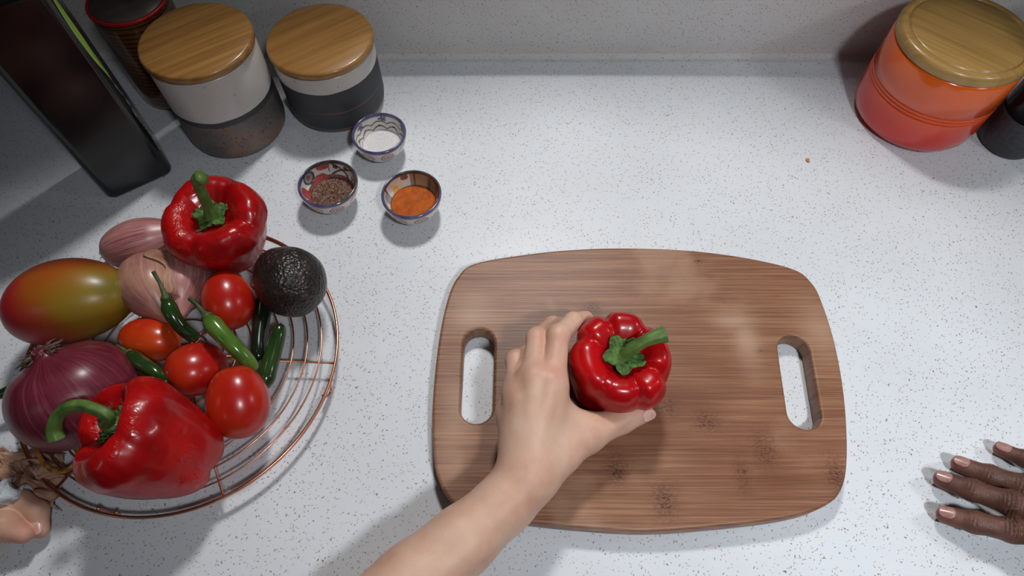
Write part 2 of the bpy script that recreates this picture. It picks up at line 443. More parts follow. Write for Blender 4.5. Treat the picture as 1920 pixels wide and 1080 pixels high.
# ------------------------------------------------------------------ orange crock
def crock():
    t = empty('utensil_crock', (0.4985, 0.5924, 0))
    m = Mat('orange_enamel', rough=0.18, coat=0.6)
    co = m.n('ShaderNodeTexCoord'); sep = m.n('ShaderNodeSeparateXYZ'); m.l(co.outputs['Object'], sep.inputs[0])
    m.base(m.ramp(m.math('MULTIPLY', m.math('ADD', sep.outputs[2], m.math('MULTIPLY', m.noise(10, 2), 0.01)), 8.3), [(0.08, rgb(205, 34, 26)), (0.30, rgb(214, 48, 26)), (0.55, rgb(226, 82, 24)), (0.95, rgb(236, 104, 26))]))
    r = 0.0718; H = 0.106; prof = [(0, 0.0005), (r - 0.012, 0.0005), (r - 0.004, 0.003), (r, 0.010), (r + 0.0012, 0.022)]
    zr = 0.050
    prof += [(r + 0.0010, zr - 0.002)]
    for k in range(3):
        z = zr + k * 0.0045
        prof += [(r + 0.0010, z), (r + 0.0001, z + 0.0008), (r + 0.0001, z + 0.0014), (r + 0.0010, z + 0.0022)]
    prof += [(r + 0.0006, 0.085), (r, H - 0.003), (r - 0.001, H - 0.0008), (r - 0.003, H), (r - 0.007, H - 0.002), (r - 0.008, 0.02), (0, 0.012)]
    V, F = lathe(prof, 112); pydata('body', V, F, m, t)
    rl = 0.0718; z = 0.1062
    prof = [(0, z - 0.006), (r - 0.009, z - 0.006), (r - 0.009, z), (rl - 0.001, z), (rl, z + 0.0015), (rl, z + 0.0085), (rl - 0.0012, z + 0.0115), (rl - 0.004, z + 0.0135), (rl - 0.0075, z + 0.014),
            (rl - 0.0095, z + 0.0128), (rl - 0.0102, z + 0.0105), (rl - 0.0108, z + 0.0128), (rl - 0.013, z + 0.0142), (rl - 0.03, z + 0.0144), (0, z + 0.0144)]
    V, F = lathe(prof, 112); pydata('lid', V, F, M_crocklid, t)
    tag(t, 'round orange-red enamelled crock with a pale wooden lid', 'crock')
crock()

# ------------------------------------------------------------------ dark bottles, jar
M_blackglass = Mat('black_glass', rgb(20, 20, 22), rough=0.22, coat=0.25)
M_blackglass.base(M_blackglass.ramp(M_blackglass.noise(18, 3), [(0.3, rgb(16, 15, 17)), (0.7, rgb(27, 26, 28))]))
def square_bottle():
    t = empty('oil_bottle', (-0.4490, 0.5050, 0), (0, 0, math.radians(34.0)))
    def ring(h_, rad, z, n=6):
        pts = []
        for (sx, sy, a0) in ((1, 1, 0), (-1, 1, 90), (-1, -1, 180), (1, -1, 270)):
            for k in range(n + 1):
                a = math.radians(a0 + 90 * k / n); pts.append((sx * (h_ - rad) + rad * math.cos(a), sy * (h_ - rad) + rad * math.sin(a), z))
        return pts
    hw = 0.0385
    rings = [ring(hw - 0.006, 0.006, 0.0005), ring(hw - 0.0018, 0.009, 0.002), ring(hw, 0.010, 0.006), ring(hw, 0.010, 0.10), ring(hw, 0.010, 0.240), ring(hw - 0.001, 0.011, 0.246),
             ring(hw - 0.006, 0.014, 0.253), ring(hw - 0.018, 0.0195, 0.259), ring(0.0155, 0.0154, 0.264), ring(0.0135, 0.0134, 0.268), ring(0.0135, 0.0134, 0.272), ring(0.0158, 0.0157, 0.273), ring(0.0158, 0.0157, 0.279), ring(0.0130, 0.0129, 0.280)]
    V = [p for r_ in rings for p in r_]; n = len(rings[0]); F = []
    for j in range(len(rings) - 1):
        for i in range(n):
            k = (i + 1) % n; F.append((j * n + i, j * n + k, (j + 1) * n + k, (j + 1) * n + i))
    F.append(tuple(reversed(range(n)))); F.append(tuple(range((len(rings) - 1) * n, len(rings) * n)))
    o = pydata('glass_body', V, F, M_blackglass, t)
    md = o.modifiers.new('wn', 'WEIGHTED_NORMAL')
    V, F = lathe([(0, 0.2802), (0.0125, 0.2802), (0.0135, 0.282), (0.0135, 0.304), (0.012, 0.306), (0, 0.306)], 32)
    pydata('cap', V, F, Mat('bottle_cap', rgb(26, 26, 26), rough=0.35), t)
    # printed olive sprig on the side turned towards the canister (local +x face)
    ml = Mat('leaf_print', rough=0.3)
    ml.base(ml.ramp(ml.noise(1, 2, ml.co(scale=(60, 260, 20))), [(0.35, rgb(88, 124, 44)), (0.65, rgb(140, 176, 84))]))
    def on_corner(s_, z, lift=0.0004):      # s_: distance along the wall from the middle of the rounded front-right corner
        a0 = math.radians(-45); R_ = 0.010; half = R_ * PI / 4; cx, cy = hw - R_, -(hw - R_)
        if abs(s_) <= half: a_ = a0 + s_ / R_; return Vector((cx + (R_ + lift) * math.cos(a_), cy + (R_ + lift) * math.sin(a_), z))
        if s_ > 0: return Vector((hw + lift, cy + (s_ - half), z))
        return Vector((cx + (s_ + half), -(hw + lift), z))
    V, F = [], []; n = 22; k2 = 8
    for k in range(n + 1):
        q = k / n; mid = 0.0050 - 0.002 * q; w_ = 0.0058 * math.sin(PI * q) ** 0.9 * (1 - 0.25 * q); z = 0.136 + 0.110 * q
        for j in range(k2 + 1): V.append(on_corner(mid + w_ * (-1 + 2 * j / k2), z))
    for k in range(n):
        for j in range(k2): q = k * (k2 + 1) + j; F.append((q, q + 1, q + k2 + 2, q + k2 + 1))
    pydata('printed_leaf', V, F, ml, t)
    mb = Mat('twig_print', rough=0.5); mb.base(mb.ramp(mb.noise(300, 3), [(0.4, rgb(60, 54, 50)), (0.65, rgb(140, 128, 116))]))
    path = [on_corner(0.0070 + 0.0018 * math.sin(z * 130), z, -0.0004) for z in [0.018 + 0.0055 * k for k in range(28)]]
    V, F = tube(path, [0.0007 + 0.0007 * abs(math.sin(k * 1.3)) for k in range(len(path))], 6); pydata('printed_twig', V, F, mb, t)
    tag(t, 'tall square black glass bottle with a green leaf printed on its side', 'bottle')
square_bottle()

def round_bottle():
    c = at(1893, 262, 0)
    t = empty('pepper_mill', (c.x - 0.006, c.y - 0.002, 0))
    m1 = Mat('dark_grey_plastic', rgb(62, 62, 65), rough=0.42); m1.base(m1.ramp(m1.noise(220, 2), [(0.4, rgb(50, 50, 53)), (0.7, rgb(64, 64, 67))]))
    m2 = Mat('black_gloss', rgb(16, 13, 13), rough=0.15, coat=0.4); m2.base(m2.ramp(m2.noise(9, 2), [(0.3, rgb(14, 12, 12)), (0.7, rgb(24, 17, 16))]))
    r = 0.0325
    V, F = lathe([(0, 0.0005), (r - 0.006, 0.0005), (r - 0.0015, 0.002), (r, 0.006), (r, 0.048), (r - 0.0004, 0.0500), (0, 0.0500)], 64); pydata('base', V, F, m1, t)
    V, F = lathe([(0, 0.0502), (r - 0.0008, 0.0502), (r - 0.0008, 0.12), (r - 0.001, 0.155), (r - 0.006, 0.170), (0.017, 0.180), (0.015, 0.20), (0.018, 0.212), (0.014, 0.222), (0, 0.224)], 64); pydata('barrel', V, F, m2, t)
    tag(t, 'black cylindrical mill with dark grey foot beside the orange crock', 'mill')
round_bottle()

def spice_jar():
    t = empty('sauce_jar', (-0.428, 0.635, 0)); r = 0.0435
    mg = Mat('amber_jar', rgb(92, 56, 26), rough=0.12, coat=0.5)
    co = mg.n('ShaderNodeTexCoord'); sep = mg.n('ShaderNodeSeparateXYZ'); mg.l(co.outputs['Object'], sep.inputs[0])
    mg.base(mg.mix(mg.math('GREATER_THAN', mg.math('SINE', mg.math('MULTIPLY', sep.outputs[2], 1100)), 0.72), mg.ramp(mg.noise(30, 3), [(0.3, rgb(84, 50, 22)), (0.7, rgb(112, 70, 34))]), rgb(52, 30, 18)))
    V, F = lathe([(0, 0.0005), (r - 0.006, 0.0005), (r - 0.001, 0.004), (r, 0.01), (r, 0.115), (r - 0.002, 0.123), (r - 0.004, 0.126), (0, 0.126)], 72); pydata('glass_body', V, F, mg, t)
    mr = Mat('red_lid', rgb(170, 24, 28), rough=0.3); mr.base(mr.ramp(mr.noise(40, 2), [(0.3, rgb(158, 18, 24)), (0.7, rgb(182, 30, 32))]))
    V, F = lathe([(0, 0.1262), (r - 0.001, 0.1262), (r + 0.0006, 0.1268), (r + 0.0006, 0.1292), (r, 0.1300), (r - 0.002, 0.1303), (r - 0.0028, 0.1294), (0, 0.1290)], 72); pydata('lid_rim', V, F, mr, t)
    mk = Mat('lid_top', rgb(70, 60, 56), rough=0.35); mk.base(mk.ramp(mk.noise(50, 2), [(0.3, rgb(62, 52, 50)), (0.7, rgb(86, 76, 70))]))
    V, F = lathe([(0, 0.1291), (r - 0.0030, 0.1296), (r - 0.0034, 0.1301), (0, 0.1301)], 72); pydata('lid_disc', V, F, mk, t)
    tag(t, 'amber jar with red-rimmed dark lid behind the black bottle', 'jar')
spice_jar()

# ------------------------------------------------------------------ pinch bowls
WHITE = rgb(214, 208, 200); NAVY = rgb(40, 36, 104); INK = rgb(24, 22, 26); RED = rgb(160, 26, 30)
def bowl_shape(R, H, n=128, seg=44):
    outer = []; inner = []
    rb = R * 0.46; wall = 0.0024
    for k in range(seg + 1):
        t = k / seg; r = rb + (R - rb) * math.sin(t * PI / 2) ** 0.95; z = 0.004 + (H - 0.004) * (1 - math.cos(t * PI / 2)) ** 0.9
        outer.append((r, z))
    prof = [(0, 0.0015), (rb * 0.8, 0.0015), (rb * 0.86, 0.0005), (rb * 0.97, 0.0005), (rb, 0.002)] + outer[1:-1]
    rim = [(R - 0.0002, H - 0.0008), (R - 0.0009, H), (R - 0.0018, H), (R - wall - 0.0004, H - 0.0010)]
    inner = [(r - wall - (0.0006 if r < R * 0.9 else 0), z + wall * 0.9 * (1 - k / seg)) for k, (r, z) in enumerate(outer)]
    inner = [(max(r, 0.001), z) for r, z in inner[1:-1]]
    return prof + rim + inner[::-1] + [(rb * 0.6, 0.0062), (rb * 0.3, 0.006), (0, 0.006)]
def dist_seg(p, a, b):
    ax, ay = a; bx, by = b; px, py = p; dx, dy = bx - ax, by - ay
    t = max(0, min(1, ((px - ax) * dx + (py - ay) * dy) / (dx * dx + dy * dy + 1e-12)))
    return math.hypot(px - ax - t * dx, py - ay - t * dy)
def pinch_bowl(loc, R, H, style, label):
    m = Mat('painted_glaze', rough=0.15, coat=0.5); m.base(m.mix(0.12, m.attr(), m.ramp(m.noise(90, 3), [(0.3, rgb(150, 140, 132)), (0.7, rgb(235, 230, 224))])))
    V, F = lathe(bowl_shape(R, H), 300); o = pydata('pinch_bowl', V, F, m); o.location = loc
    def fn(co):
        r = math.hypot(co.x, co.y); th = math.degrees(math.atan2(co.y, co.x)) % 360; s = co.z / H
        inside = True
        if r > R - 0.0050 and co.z > H - 0.0042:
            return NAVY if (style == 'salt' or (style == 'red' and 150 < th < 300) or (style == 'orange' and not 10 < th < 130)) else INK
        # outside or inside the wall? outer wall radius at this height is larger
        tt = 1 - ((co.z - 0.004) / (H - 0.004)) ** (1 / 0.9) if co.z > 0.004 else 1
        tt = math.acos(max(-1, min(1, tt))) / (PI / 2); ro = R * 0.46 + R * 0.54 * math.sin(tt * PI / 2) ** 0.95
        inside = r < ro - 0.0012
        if not inside:
            w = (th * 8 / 360) % 1 - 0.5; q = math.hypot(w * 1.2, (s - 0.62) * 1.8)
            if q < 0.11: return RED
            if 0.18 < q < 0.24 or abs(s - 0.22) < 0.03: return INK
            if 0.30 < q < 0.42: return rgb(176, 104, 84)
            return WHITE
        if style == 'salt':
            k = (th % 60) - 30; lev = s
            if abs(lev - (0.60 + 0.10 * abs(math.sin(math.radians(th * 9 / 2))))) < 0.025: return INK
            if abs(lev - (0.44 + 0.10 * abs(math.sin(math.radians(th * 9 / 2))))) < 0.02: return INK
            dd = math.hypot(k / 14, (lev - 0.78) / 0.13)
            if dd < 0.35 + 0.5 * abs(math.cos(math.atan2(lev - 0.78, k / 60) * 2.5)) and dd < 0.8: return NAVY
            if lev < 0.35: return rgb(140, 150, 150)
            return WHITE
        if style == 'red':
            # eye flower, red petals, black dotted diamonds
            def b(a0, l0, wa, wl): return math.hypot(((th - a0 + 180) % 360 - 180) / wa, (s - l0) / wl)
            e = b(152, 0.72, 17, 0.22)
            if e < 0.35: return rgb(120, 60, 50)
            if e < 0.7: return rgb(130, 132, 138)
            if e < 1.0: return INK
            for a0, l0, wa, wl in ((112, 0.82, 15, 0.14), (190, 0.55, 13, 0.28), (8, 0.62, 14, 0.30), (128, 0.35, 26, 0.25), (215, 0.45, 9, 0.3), (335, 0.6, 12, 0.3), (270, 0.6, 12, 0.3)):
                if b(a0, l0, wa, wl) < 1: return RED
            for a0 in (60, 85, 240, 300):
                if b(a0, 0.76, 6, 0.10) < 1: return INK
            for a0, l0, a1, l1 in ((35, 0.9, 95, 0.5), (95, 0.9, 45, 0.45), (40, 0.6, 20, 0.3), (100, 0.9, 100, 0.6)):
                if dist_seg((th / 40, s), (a0 / 40, l0), (a1 / 40, l1)) < 0.035: return INK
            if s < 0.50: return rgb(112, 24, 22)
            return WHITE
        def b(a0, l0, wa, wl): return math.hypot(((th - a0 + 180) % 360 - 180) / wa, (s - l0) / wl)
        if b(135, 0.60, 17, 0.30) < 1: return rgb(226, 170, 70) if b(140, 0.5, 9, 0.15) < 1 else rgb(226, 196, 160)
        if b(112, 0.80, 9, 0.12) < 1: return rgb(110, 40, 34)
        if b(175, 0.55, 10, 0.25) < 1: return rgb(130, 150, 168)
        if abs(((th + 5) % 38) - 19) < 2.2: return INK
        if 20 < th < 100 and s > 0.3: return rgb(150, 110, 74) if th > 60 else rgb(92, 66, 48)
        if s < 0.45: return rgb(196, 140, 80)
        return WHITE
    paint(o, fn)
    tag(o, label, 'bowl', 'painted pinch bowls of seasoning')
    return o
def bowl_R(H, f, R):   # inner radius of a bowl at height f*H
    tt = 1 - ((f * H - 0.004) / (H - 0.004)) ** (1 / 0.9); tt = math.acos(tt) / (PI / 2)
    return R * 0.46 + R * 0.54 * math.sin(tt * PI / 2) ** 0.95 - 0.0036
bowl_spots = [(-0.2031, 0.4538, 0.0328, 'red', 'pinch bowl of dried herbs, black rim and red petals painted inside'),
              (-0.1541, 0.5271, 0.0314, 'salt', 'pinch bowl of salt with a thick blue painted rim'),
              (-0.1098, 0.4390, 0.0328, 'orange', 'pinch bowl of orange ground spice with thin blue rim, nearest the board')]
for x, y, R, st, lab in bowl_spots: pinch_bowl((x, y, 0.0), R, 0.034, st, lab)
def heap(name, loc, r, h, mat, amp, n=48):
    V, F = [(0, 0, h)], []; rows = 14
    for j in range(1, rows + 1):
        for i in range(n):
            a = 2 * PI * i / n; rr = r * j / rows; e = 1 - (j / rows) ** 2
            V.append((rr * math.cos(a), rr * math.sin(a), h * (0.6 + 0.4 * e) + amp * pnoise(Vector((rr * math.cos(a) * 200, rr * math.sin(a) * 200, r * 999))) * (1 if j < rows else 0)))
    for i in range(n):
        F.append((0, 1 + i, 1 + (i + 1) % n))
        for j in range(rows - 1): a, b = 1 + j * n, 1 + (j + 1) * n; k = (i + 1) % n; F.append((a + i, b + i, b + k, a + k))
    # underside
    base = len(V); V.append((0, 0, -0.003)); last = 1 + (rows - 1) * n
    low = [len(V) + i for i in range(n)]
    for i in range(n): a = 2 * PI * i / n; V.append((r * 0.8 * math.cos(a), r * 0.8 * math.sin(a), -0.003))
    for i in range(n): k = (i + 1) % n; F.append((last + i, low[i], low[k], last + k)); F.append((base, low[k], low[i]))
    o = pydata(name, V, F, mat); o.location = loc
    return o
H = 0.034
ms = Mat('salt_grain', rgb(214, 212, 210), rough=0.7); ms.base(ms.ramp(ms.noise(900, 2), [(0.35, rgb(196, 194, 192)), (0.65, rgb(226, 224, 222))])); ms.bump(ms.noise(1500, 2), 0.5, 0.0005)
x, y, R = bowl_spots[1][:3]; tag(heap('salt', (x, y, 0.0125), bowl_R(H, .40, R), 0.0022, ms, 0.0005), 'fine white salt lying in the blue-rimmed bowl', 'salt', kind='stuff')
mp = Mat('ground_spice', rgb(196, 96, 24), rough=0.85); mp.base(mp.ramp(mp.noise(160, 4), [(0.3, rgb(150, 66, 12)), (0.7, rgb(186, 92, 20))])); mp.bump(mp.noise(900, 3), 0.4, 0.0005)
x, y, R = bowl_spots[2][:3]; tag(heap('ground_spice', (x, y, 0.0145), bowl_R(H, .46, R), 0.0030, mp, 0.0007), 'orange ground spice lying in the bowl nearest the board', 'spice', kind='stuff')
mh = Mat('dried_herb', rgb(90, 60, 46), rough=0.85); mh.base(mh.ramp(mh.noise(500, 3), [(0.3, rgb(52, 36, 30)), (0.5, rgb(110, 74, 56)), (0.7, rgb(140, 120, 104))]))
x, y, R = bowl_spots[0][:3]; rh = bowl_R(H, .38, R)
hb = heap('dried_herbs', (x, y, 0.0120), rh, 0.0022, mh, 0.0008)
random.seed(5); V, F = [], []
for k in range(800):   # loose flakes, joined into the heap
    a = random.uniform(0, 2 * PI); rr = (rh - 0.0015) * math.sqrt(random.random()); c = Vector((rr * math.cos(a), rr * math.sin(a), 0.0008 + 0.0022 * (1 - (rr / rh) ** 2) + random.uniform(0, 0.0008)))
    d = Vector((random.gauss(0, 1), random.gauss(0, 1), random.gauss(0, 0.3))).normalized(); s = d.cross(Vector((0, 0, 1))).normalized(); L = random.uniform(0.0006, 0.0016); W = random.uniform(0.0002, 0.0004); u = Vector((0, 0, W))
    b0 = len(V); V += [c - d * L, c + s * W, c + d * L, c - s * W, c + u, c - u]
    for q in ((0, 1, 4), (1, 2, 4), (2, 3, 4), (3, 0, 4), (1, 0, 5), (2, 1, 5), (3, 2, 5), (0, 3, 5)): F.append(tuple(b0 + i for i in q))
mf = Mat('herb_flake', rough=0.8); mf.base(mf.ramp(mf.noise(420, 1), [(0.36, rgb(44, 40, 34)), (0.5, rgb(130, 74, 50)), (0.62, rgb(176, 160, 142))]))
fl = pydata('herb_flakes', V, F, mf, hb, smooth=False); fl['kind'] = 'stuff'
tag(hb, 'brown dried herb flakes lying in the red and white bowl', 'herbs', kind='stuff')

# ------------------------------------------------------------------ copper wire rack
RC = Vector((-0.3195, 0.2525, 0)); RR = 0.1495; RZ = 0.020
def wire_rack():
    t = empty('wire_rack', RC)
    m = Mat('copper_wire', rgb(216, 150, 122), rough=0.30, metal=1.0); m.base(m.ramp(m.noise(60, 2), [(0.3, rgb(200, 132, 104)), (0.7, rgb(228, 170, 146))]))
    def ring(r, z, w, n=144): return tube([(r * math.cos(2 * PI * k / n), r * math.sin(2 * PI * k / n), z) for k in range(n)], w, 8, closed=True)
    V, F = ring(RR, RZ, 0.0015); pydata('outer_ring', V, F, m, t)
    V, F = ring(RR - 0.0006, RZ - 0.0031, 0.0013); pydata('outer_ring', V, F, m, t)
    r = RR - 0.0155
    while r > 0.012:
        V, F = ring(r, RZ, 0.0009, 112); pydata('ring', V, F, m, t); r -= 0.0135
    for k in range(3):
        a = math.radians(0.5 + 60 * k - 3); d = Vector((math.cos(a), math.sin(a), 0)); e = RR - 0.0008
        V, F = tube([d * -e + Vector((0, 0, RZ - 0.0022)), Vector((0, 0, RZ - 0.0022)), d * e + Vector((0, 0, RZ - 0.0022))], 0.0011, 8); pydata('spoke', V, F, m, t)
        n_ = Vector((-d.y, d.x, 0)) * 0.0032
        V, F = tube([d * -e * 0.55 + n_ + Vector((0, 0, RZ - 0.0021)), d * e * 0.55 + n_ + Vector((0, 0, RZ - 0.0021))], 0.0009, 8); pydata('spoke', V, F, m, t)
    for k in range(4):
        a = math.radians(-102 + 90 * k); path = []
        for q in range(13):
            s = -1 + 2 * q / 12; b = a + s * 0.058; path.append(((RR - 0.003) * math.cos(b), (RR - 0.003) * math.sin(b), 0.0010 + (RZ - 0.004) * (abs(s) ** 3)))
        V, F = tube(path, 0.0011, 8); pydata('foot', V, F, m, t)
    tag(t, 'round copper wire cooling rack piled with vegetables', 'rack')
wire_rack()
# amber plastic clip loop on the rack under the onion
ma = Mat('amber_rubber', rgb(190, 120, 40), rough=0.25, trans=0.35, ior=1.4); ma.base(ma.ramp(ma.noise(160, 3), [(0.35, rgb(150, 84, 24)), (0.65, rgb(214, 158, 84))]))
p0 = [at(u, v, 0.024) for u, v in [(70, 842), (80, 866), (96, 880), (118, 884), (138, 872), (146, 852), (140, 836), (118, 832), (92, 834)]]
V, F = tube([tuple(p) for p in spline([tuple(p) for p in p0], 6, True)], 0.0022, 8, closed=True)
tag(pydata('amber_band', V, F, ma), 'amber loop lying on the rack below the red onion', 'band')

# ------------------------------------------------------------------ fruit and vegetables
def pepper_mat(wr, name='pepper_skin', c=((120, 4, 8), (172, 12, 14), (190, 28, 20))):
    m = Mat(name, rough=0.30, coat=0.22, sss=0.04, spec=0.4)
    m.p.inputs['Coat Roughness'].default_value = 0.10
    m.base(m.ramp(m.noise(22, 3), [(0.25, rgb(*c[0])), (0.55, rgb(*c[1])), (0.85, rgb(*c[2]))]))
    a = m.noise(1.0, 2, m.co(scale=(190, 190, 95)), dist=1.6)
    gate = m.ramp(m.noise(24, 2), [(0.50, (0, 0, 0)), (0.62, (1, 1, 1))])
    h = m.math('MULTIPLY', m.math('MULTIPLY', a, gate), 1.0)
    if wr: m.bump(h, wr, 0.003, coat=True)
    return m
M_stem = Mat('pepper_stem', rough=0.5, coat=0.1); M_stem.base(M_stem.ramp(M_stem.noise(70, 4), [(0.3, rgb(62, 86, 34)), (0.55, rgb(90, 118, 54)), (0.8, rgb(128, 146, 86))]))
M_calyx = Mat('pepper_calyx', rough=0.6); M_calyx.base(M_calyx.ramp(M_calyx.noise(160, 4), [(0.35, rgb(34, 60, 20)), (0.65, rgb(82, 116, 48))])); M_calyx.bump(M_calyx.noise(240, 3, dist=1), 0.8, 0.002)
def bell_pepper(R, Hh, lobes, phase, seed, wr, stem_pts, stem_r, label, squeeze=1.0, calyx_r=0.016, depth=0.20, low=0.62, cal_lobes=5, hol=1.0):
    random.seed(seed); size = [random.uniform(0.93, 1.06) for _ in range(lobes)]; hz = [random.uniform(-0.003, 0.003) for _ in range(lobes)]
    base = [(0.0, 0.10), (0.10, 0.085), (0.25, 0.05), (0.42, 0.015), (0.58, 0.012), (0.72, 0.06), (0.83, 0.16), (0.90, 0.30), (0.95, 0.45), (0.98, 0.60), (1.0, 0.72), (0.98, 0.84), (0.91, 0.93), (0.80, 0.985), (0.68, 1.0), (0.55, 0.975), (0.44, 0.92), (0.34, 0.86), (0.24, 0.825), (0.12, 0.81), (0, 0.805)]
    base = [(a_, b_ if k_ < 15 else 1 - (1 - b_) * hol) for k_, (a_, b_) in enumerate(base)]
    prof = [(p[0] * R, p[1] * Hh) for p in spline(base, 4)]; m = len(prof)
    def fn(r, z, th0_, t):
        th = th0_; tw = th0_ + 0.20 * math.sin(2 * th0_ + seed) * (lobes > 4)
        c = (math.sqrt(math.cos(lobes * (tw - phase) / 2) ** 2 + 0.03) - 0.173) / 0.842; c = min(1, max(0, c)); f = (1 - (1 - c) ** 2.2)
        ph = (lobes * (tw - phase) / (2 * PI) + 0.5) % lobes; li = int(ph) % lobes
        near = min(1, c * 2.0)
        sz = 1 + (size[li] - 1) * near
        zt = z / Hh
        d = depth * (0.45 + 0.9 * max(0, zt - 0.45) + 0.9 * max(0, 0.35 - zt))
        rr = r * (1 - d * (1 - f)) * sz
        taper = low + (1 - low) * min(1, max(0, zt) / 0.75) ** 0.8
        rr *= taper
        outerw = min(1, r / (0.5 * R))
        zz = z
        s_ = min(1, max(0, (t - 0.12) / 0.50)); s_ = s_ * s_ * (3 - 2 * s_)
        zz += outerw * (Hh * (1 - f) * (0.05 * (1 - s_) - 0.066 * s_) + hz[li] * near * s_)
        x, y = rr * math.cos(th), rr * math.sin(th) * squeeze
        nz = 0.0024 * pnoise(Vector((x * 38, y * 38, zz * 38 + seed * 7))) * outerw
        if wr > 0.3: nz += 0.0005 * pnoise(Vector((x * 160, y * 160, zz * 70 + seed))) * outerw
        k = 1 + nz / max(r, 0.01)
        return (x * k, y * k, zz + nz * 0.5)
    V, F = lathe(prof, 144, fn)
    t = empty('bell_pepper'); pydata('flesh', V, F, M_pep_w if wr > 0.3 else M_pep_s, t)
    # calyx: a lobed green collar in the hollow
    V, F = [], []; n = 60; zc = (1 - 0.188 * hol) * Hh; R2 = calyx_r
    for j in range(9):
        for i in range(n):
            th = 2 * PI * i / n; e = j / 8; w_ = 0.86 + 0.14 * math.cos(cal_lobes * th + seed)
            r = R2 * w_ * e; f = 1
            z = zc + 0.0030 + Hh * 0.055 * e ** 2 * (R2 / 0.016) + 0.0014 * math.sin(th * 17 + seed) * e * e + 0.0016 * (1 - e)
            V.append((r * math.cos(th), r * math.sin(th) * squeeze, z))
    for i in range(n): V.append((V[8 * n + i][0] * 0.985, V[8 * n + i][1] * 0.985, V[8 * n + i][2] - 0.0018))
    for j in range(9):
        for i in range(n): k = (i + 1) % n; F.append((j * n + i, (j + 1) * n + i, (j + 1) * n + k, j * n + k))
    F = [f for f in F]
    pydata('calyx', V, F, M_calyx, t)
    pts = spline([(0, 0, zc + 0.001)] + stem_pts, 7); q = len(pts)
    rad = [stem_r * (1.5 - 0.6 * min(1, i / (q * 0.25)) + (0.38 * max(0, (i / (q - 1) - 0.72) / 0.28))) for i in range(q)]
    V, F = tube([tuple(p) for p in pts], rad, 24, ribs=6, ribd=0.07); pydata('stem', V, F, M_stem, t)
    tag(t, label, 'pepper', 'red bell peppers')
    return t
M_pep_w = pepper_mat(0.42, 'wrinkled_pepper_skin'); M_pep_s = pepper_mat(0.0, 'smooth_pepper_skin', ((136, 4, 10), (178, 8, 14), (194, 22, 20)))

# upright on the rack, at its far side
P1 = bell_pepper(0.0505, 0.082, 4, 0.5, 3, 0.9, [(0.000, 0.003, 0.080), (-0.001, 0.008, 0.096), (-0.002, 0.012, 0.108), (0.004, 0.013, 0.114)], 0.0056,
                 'red bell pepper standing upright at the far edge of the rack, stem up', low=0.72, calyx_r=0.0175, depth=0.075)
place(P1, (-0.2905, 0.369, 0.0225), (0.05, -0.04, 1), (1, 0, 0))
# lying in front, stem hooked to the left over the onion
ax2 = Vector((-0.575, 0.140, 0.805)).normalized(); cen = at(294, 829, 0.074); H2 = 0.098
org = cen - ax2 * H2 * 0.50; fr2 = frame(ax2, (0.80, 0.0, 0.6)); inv2 = fr2.inverted()
dv = inv2 @ (at(150, 822, .08) - at(238, 790, .08)); ph2 = math.atan2(dv.y, dv.x) - PI / 3
stem2 = [(0, 0, H2 * 0.93)] + [tuple(inv2 @ (at(*p) - org)) for p in [(203, 780, .121), (178, 767, .124), (150, 760, .124), (124, 766, .121), (107, 783, .116), (102, 806, .109), (108, 824, .104)]]
P2 = bell_pepper(0.0472, H2, 3, ph2, 8, 0.9, stem2, 0.0052,
                 'red bell pepper lying on its side at the near edge, long stem hooked left', low=0.78, calyx_r=0.0165, depth=0.10, cal_lobes=4)
place(P2, org, ax2, (0.80, 0.0, 0.6))
# held on the board
P3 = bell_pepper(0.0445, 0.078, 6, 0.25, 21, 0.0, [(0.001, 0.000, 0.072), (0.006, 0.003, 0.081), (0.018, 0.008, 0.088), (0.032, 0.012, 0.091)], 0.0054,
                 'red bell pepper gripped by the pale hand on the cutting board', low=1.0, calyx_r=0.0190, depth=0.11, hol=0.72)
ax3 = Vector((0.035, -0.020, 1)).normalized()
place(P3, (0.0915, 0.2215, BT + 0.0015), ax3, (1, 0, 0))

def tomato(u, v, zc, a, b, axis, seed, orange, label):
    c = at(u, v, zc)
    m = Mat('tomato_skin', rough=0.30, coat=0.30, sss=0.04); m.p.inputs['Coat Roughness'].default_value = 0.20; m.bump(m.noise(60, 2), 0.06, 0.001)
    m.base(m.mix(m.ramp(m.noise(20, 3), [(0.40, (0, 0, 0)), (0.72, (1, 1, 1))]), rgb(168, 20, 12) if not orange else rgb(188, 42, 12), rgb(190, 54, 18) if not orange else rgb(206, 80, 18)))
    random.seed(seed); prof = []
    N = 40
    for k in range(N + 1):
        p = PI * k / N; s = math.sin(p); prof.append((max(0, a * s ** 0.92 * (1 + 0.05 * math.cos(p))), -b * math.cos(p)))
    prof[0] = (0, -b * 1.0); prof[-1] = (0, b * 0.975)
    def fn(r, z, th, t):
        w = 1 + 0.012 * math.cos(3 * th + seed) + 0.010 * math.cos(2 * th - seed); zz = z - (b * 0.07 * math.exp(-(r / (a * 0.18)) ** 2) if z > 0 else 0)
        return (r * w * math.cos(th), r * w * math.sin(th), zz)
    V, F = lathe(prof, 64, fn); o = pydata('tomato', V, F, m); place(o, c, axis, (0, 0, 1) if abs(Vector(axis).normalized().z) < 0.9 else (1, 0, 0))
    # small blossom scar
    tag(o, label, 'tomato', 'plum tomatoes on the rack')
    ms_ = Mat('tomato_scar', rgb(122, 84, 46), rough=0.8); ms_.base(ms_.ramp(ms_.noise(500, 2), [(0.3, rgb(96, 62, 34)), (0.7, rgb(140, 104, 60))]))
    V, F = lathe([(0, b * 0.905), (0.0016, b * 0.912), (0.0022, b * 0.918), (0.0012, b * 0.925), (0, b * 0.922)], 12); pydata('stem_scar', V, F, ms_, o)
    return o
